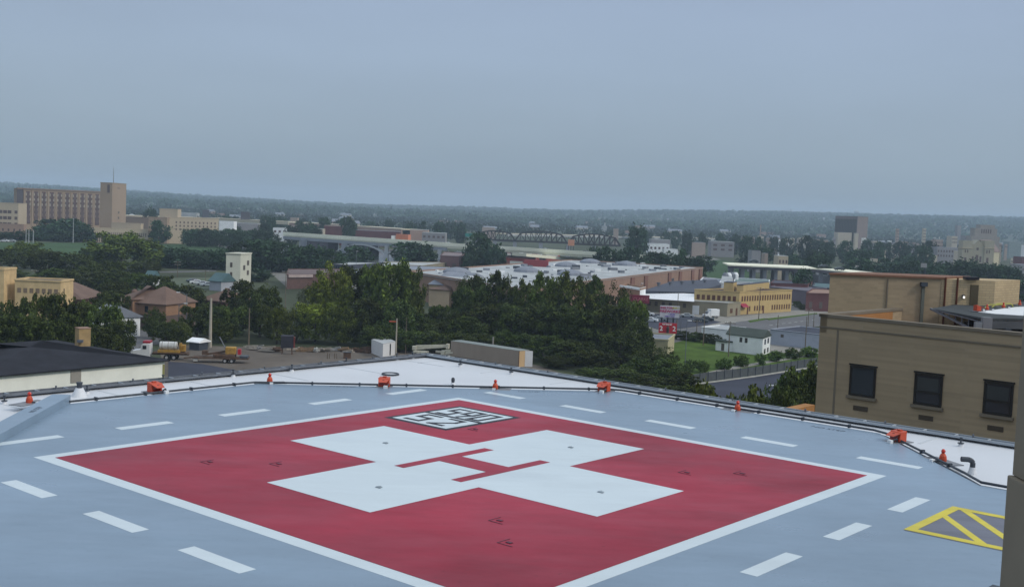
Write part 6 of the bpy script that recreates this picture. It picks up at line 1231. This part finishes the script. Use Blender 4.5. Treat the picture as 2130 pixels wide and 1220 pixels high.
for x0, x1, yt, Y in ((2020, 2080, 490, 1000), (2028, 2075, 474, 1003), (2040, 2070, 467, 1006)):
    a_, b_ = D(x0, yt, Y), D(x1, yt, Y); MB().prism([(a_.x, Y), (b_.x, Y), (b_.x, Y+10), (a_.x, Y+10)], 0, a_.z).build('storey_block', mat('deco_stone', (.28, .26, .235), .9, .08), ct)
w_a, w_b = D(2040, 480, 1003), D(2063, 480, 1003); wins(ct, (w_a.x, 1003), (w_b.x, 1003), w_a.z-2, w_a.z+1.5, 5, .55, m_hrec)
# highway signs and vehicles
sign('road_sign', 'grey highway sign board on a single post right of the overpass', 1916, 1928, 547, 556, 420, m_gy2, (.8,), 575, .4, 'road sign')
sign('roof_sign', 'cream long sign board beside the brick penthouse', 2008, 2041, 603, 611, 175, mat('sign_cream', (.55, .54, .42), .7, .1), (.1, .9), 625, .4, 'sign')
o = bb_.lerp(ba, .26)+Vector((0, 9, .1)); L = Lf(o, 2.6+.0); t = thing('dump_truck', 'orange brown dump truck with a white cab on the highway bridge', 'truck', o)
g = MB(); L.box(g, -1, 0, 2.4, 8, 2.5, 3.0); g.build('body', mat('truck_orange', (.40, .15, .09), .7, .1), t); g = MB(); L.box(g, 5, 0, 1.7, 2.2, 2.3, 2.4); g.build('cab', m_tw, t)
for x_ in (-4, -2, 4.5):
    for s in (-1.1, 1.1): wheel(t, L.p(x_, s, .5), .5, .3, L.yaw, False)
cb2 = [('dark car on the bridge left of the lone dark tree', .05, 0), ('white car on the bridge left of the lone dark tree', .0, 1), ('dark car on the bridge right of the lone dark tree', -.28, 0), ('grey car on the bridge below the second truss span', -.52, 2), ('dark car on the bridge below the salmon billboard', -.72, 0)]
for lb_, f_, c_ in cb2:
    q = bb_.lerp(ba, f_) if f_ >= 0 else bb_.lerp(bc, -f_); q = q+Vector((0, 6, .03)); d_ = (bc-bb_); t = car(0, 0, math.atan2(d_.y, d_.x), ['dark', 'white', 'silver'][c_], lb_, 1.0, group='cars on the bridge', name='car', Y=10)
    dl = q-t.location; t.location = q
for i, (px, py) in enumerate(((1567, 546), (1712, 556.5), (1746, 562))):
    q = G(px, py, 9); t = car(0, 0, R_(10), ['dark', 'dark', 'dark'][i], ['left', 'middle', 'right'][i]+' one of the three dark cars on the overpass', 1.0, group='cars on the overpass', name='car', Y=10); t.location = q
for i, (px, py, c_) in enumerate(((1853, 566, 'dark'), (1880, 569, 'dark'), (1895, 571, 'dark'), (1998, 570, 'white'), (2035, 571, 'silver'))): car(px, py, R_(-12), c_, f'{c_} car, {ordw(i)} from the left on the freeway behind the brick penthouse', 1.1, z=.09, group='cars on the freeway', name='car')
row([(918, 640, 60, 236), (945, 652, 60, 238), (900, 655, 50, 238)], 'd', 236, 'of the trees added as shadow under the tan gabled shed', 'low trees under the tan gabled shed')  # added trees that fill the gap with dark in place of deep shadow
row([(720, 455, 30, 790)], 'f', 790, 'as a lone poplar by the bridge approach', 'lone poplar', adj='tall narrow dark tree')
# ================================================================= FAR WOODS
def woods(name, label, n, x0, x1, y0, y1, hmin, hmax, per, leaf, seed, keep=None):
    r = np.random.RandomState(seed); V = []; tot = 0
    Ys = y0+(y1-y0)*r.rand(n)**.85; pxs = r.uniform(x0, x1, n); Xs = (pxs-1065)/FPX*Ys
    for X, Y, px in zip(Xs, Ys, pxs):
        if keep and not keep(px, Y): continue
        h = r.uniform(hmin, hmax); w = h*r.uniform(.45, .75); z = terrain(X, Y); m = per; s_ = leaf*(.7+Y/6000.)
        d = r.normal(size=(m, 3)); d /= np.linalg.norm(d, axis=1)[:, None]; d[:, 2] = np.abs(d[:, 2])*.9-.25; rr = r.uniform(.65, 1, m)[:, None]
        lob = 1+.2*np.sin(3*np.arctan2(d[:, 1], d[:, 0])+X)[:, None]
        p = np.array([X, Y, z+h*.45])+d*rr*lob*np.array([w, w, h*.55])
        a = r.normal(size=(m, 3)); a[:, 1] *= .4; a /= np.linalg.norm(a, axis=1)[:, None]; b = np.cross(a, d); b /= np.linalg.norm(b, axis=1)[:, None]+1e-9; q = s_*r.uniform(.6, 1.3, m)[:, None]
        V.append(np.stack([p-a*q, p+b*q*.8, p+a*q, p-b*q*.8], 1).reshape(-1, 3)); tot += m
    V = np.concatenate(V); me = bpy.data.meshes.new(name); me.vertices.add(len(V)); me.vertices.foreach_set('co', V.ravel()); me.loops.add(len(V)); me.loops.foreach_set('vertex_index', np.arange(len(V))); me.polygons.add(tot)
    me.polygons.foreach_set('loop_start', np.arange(tot)*4); me.polygons.foreach_set('loop_total', np.full(tot, 4)); me.materials.append(lf_far); me.update()
    o = bpy.data.objects.new(name, me); COL.objects.link(o); tag(o, label, 'woods', None, 'stuff'); return o
def keep1(px, Y): return not (Y < 1010 and 420 < px < 1300 and Y > 700 and rnd.random() < .6) 
woods('valley_woods', 'hazy wooded flats between the bridges and the hills', 1500, -60, 2230, 1180, 2300, 10, 17, 34, 1.5, 5)
woods('hillside_woods', 'blue hazy wooded hillside running along the horizon', 6500, -80, 2260, 2200, 5900, 15, 27, 26, 2.6, 6)
row([(x, 470+.04*(x-1065)+rnd.uniform(-4, 5), rnd.uniform(16, 26), rnd.uniform(880, 1100)) for x in [310, 470, 505, 545, 580, 625, 668, 700, 760, 800, 845, 870, 905, 930, 950, 1340, 1375, 1395, 1420, 1450, 1490, 1520]], 'f', 950, 'of those behind the freeway', 'hazy trees behind the freeway', adj='hazy dark tree')
row([(x, 494+.04*(x-1600)+rnd.uniform(-4, 4), rnd.uniform(20, 34), rnd.uniform(800, 960)) for x in [1545, 1570, 1600, 1625, 1665, 1690, 1715, 1745, 1790, 1815, 1835, 1862, 1890, 1920]], 'f', 900, 'of those before the mill buildings', 'hazy trees before the mill', adj='hazy green tree')
# ================================================================= HAZE
hz = MB().box((0, 3300, 66), (9200, 8300, 138)).build('haze', mat('haze_dummy', (.5, .5, .5))); hz.data.materials.clear()
hm = bpy.data.materials.new('haze'); hm.use_nodes = True; n = hm.node_tree.nodes; n.clear(); ou = n.new('ShaderNodeOutputMaterial'); pv = n.new('ShaderNodeVolumePrincipled')
pv.inputs['Color'].default_value = (.64, .80, 1.0, 1); pv.inputs['Density'].default_value = 1.7e-4; pv.inputs['Anisotropy'].default_value = 0.0
hm.node_tree.links.new(pv.outputs[0], ou.inputs['Volume']); hz.data.materials.append(hm); tag(hz, 'pale blue summer haze over the town', 'haze', None, 'stuff')
scene.cycles.volume_step_rate = 4.0
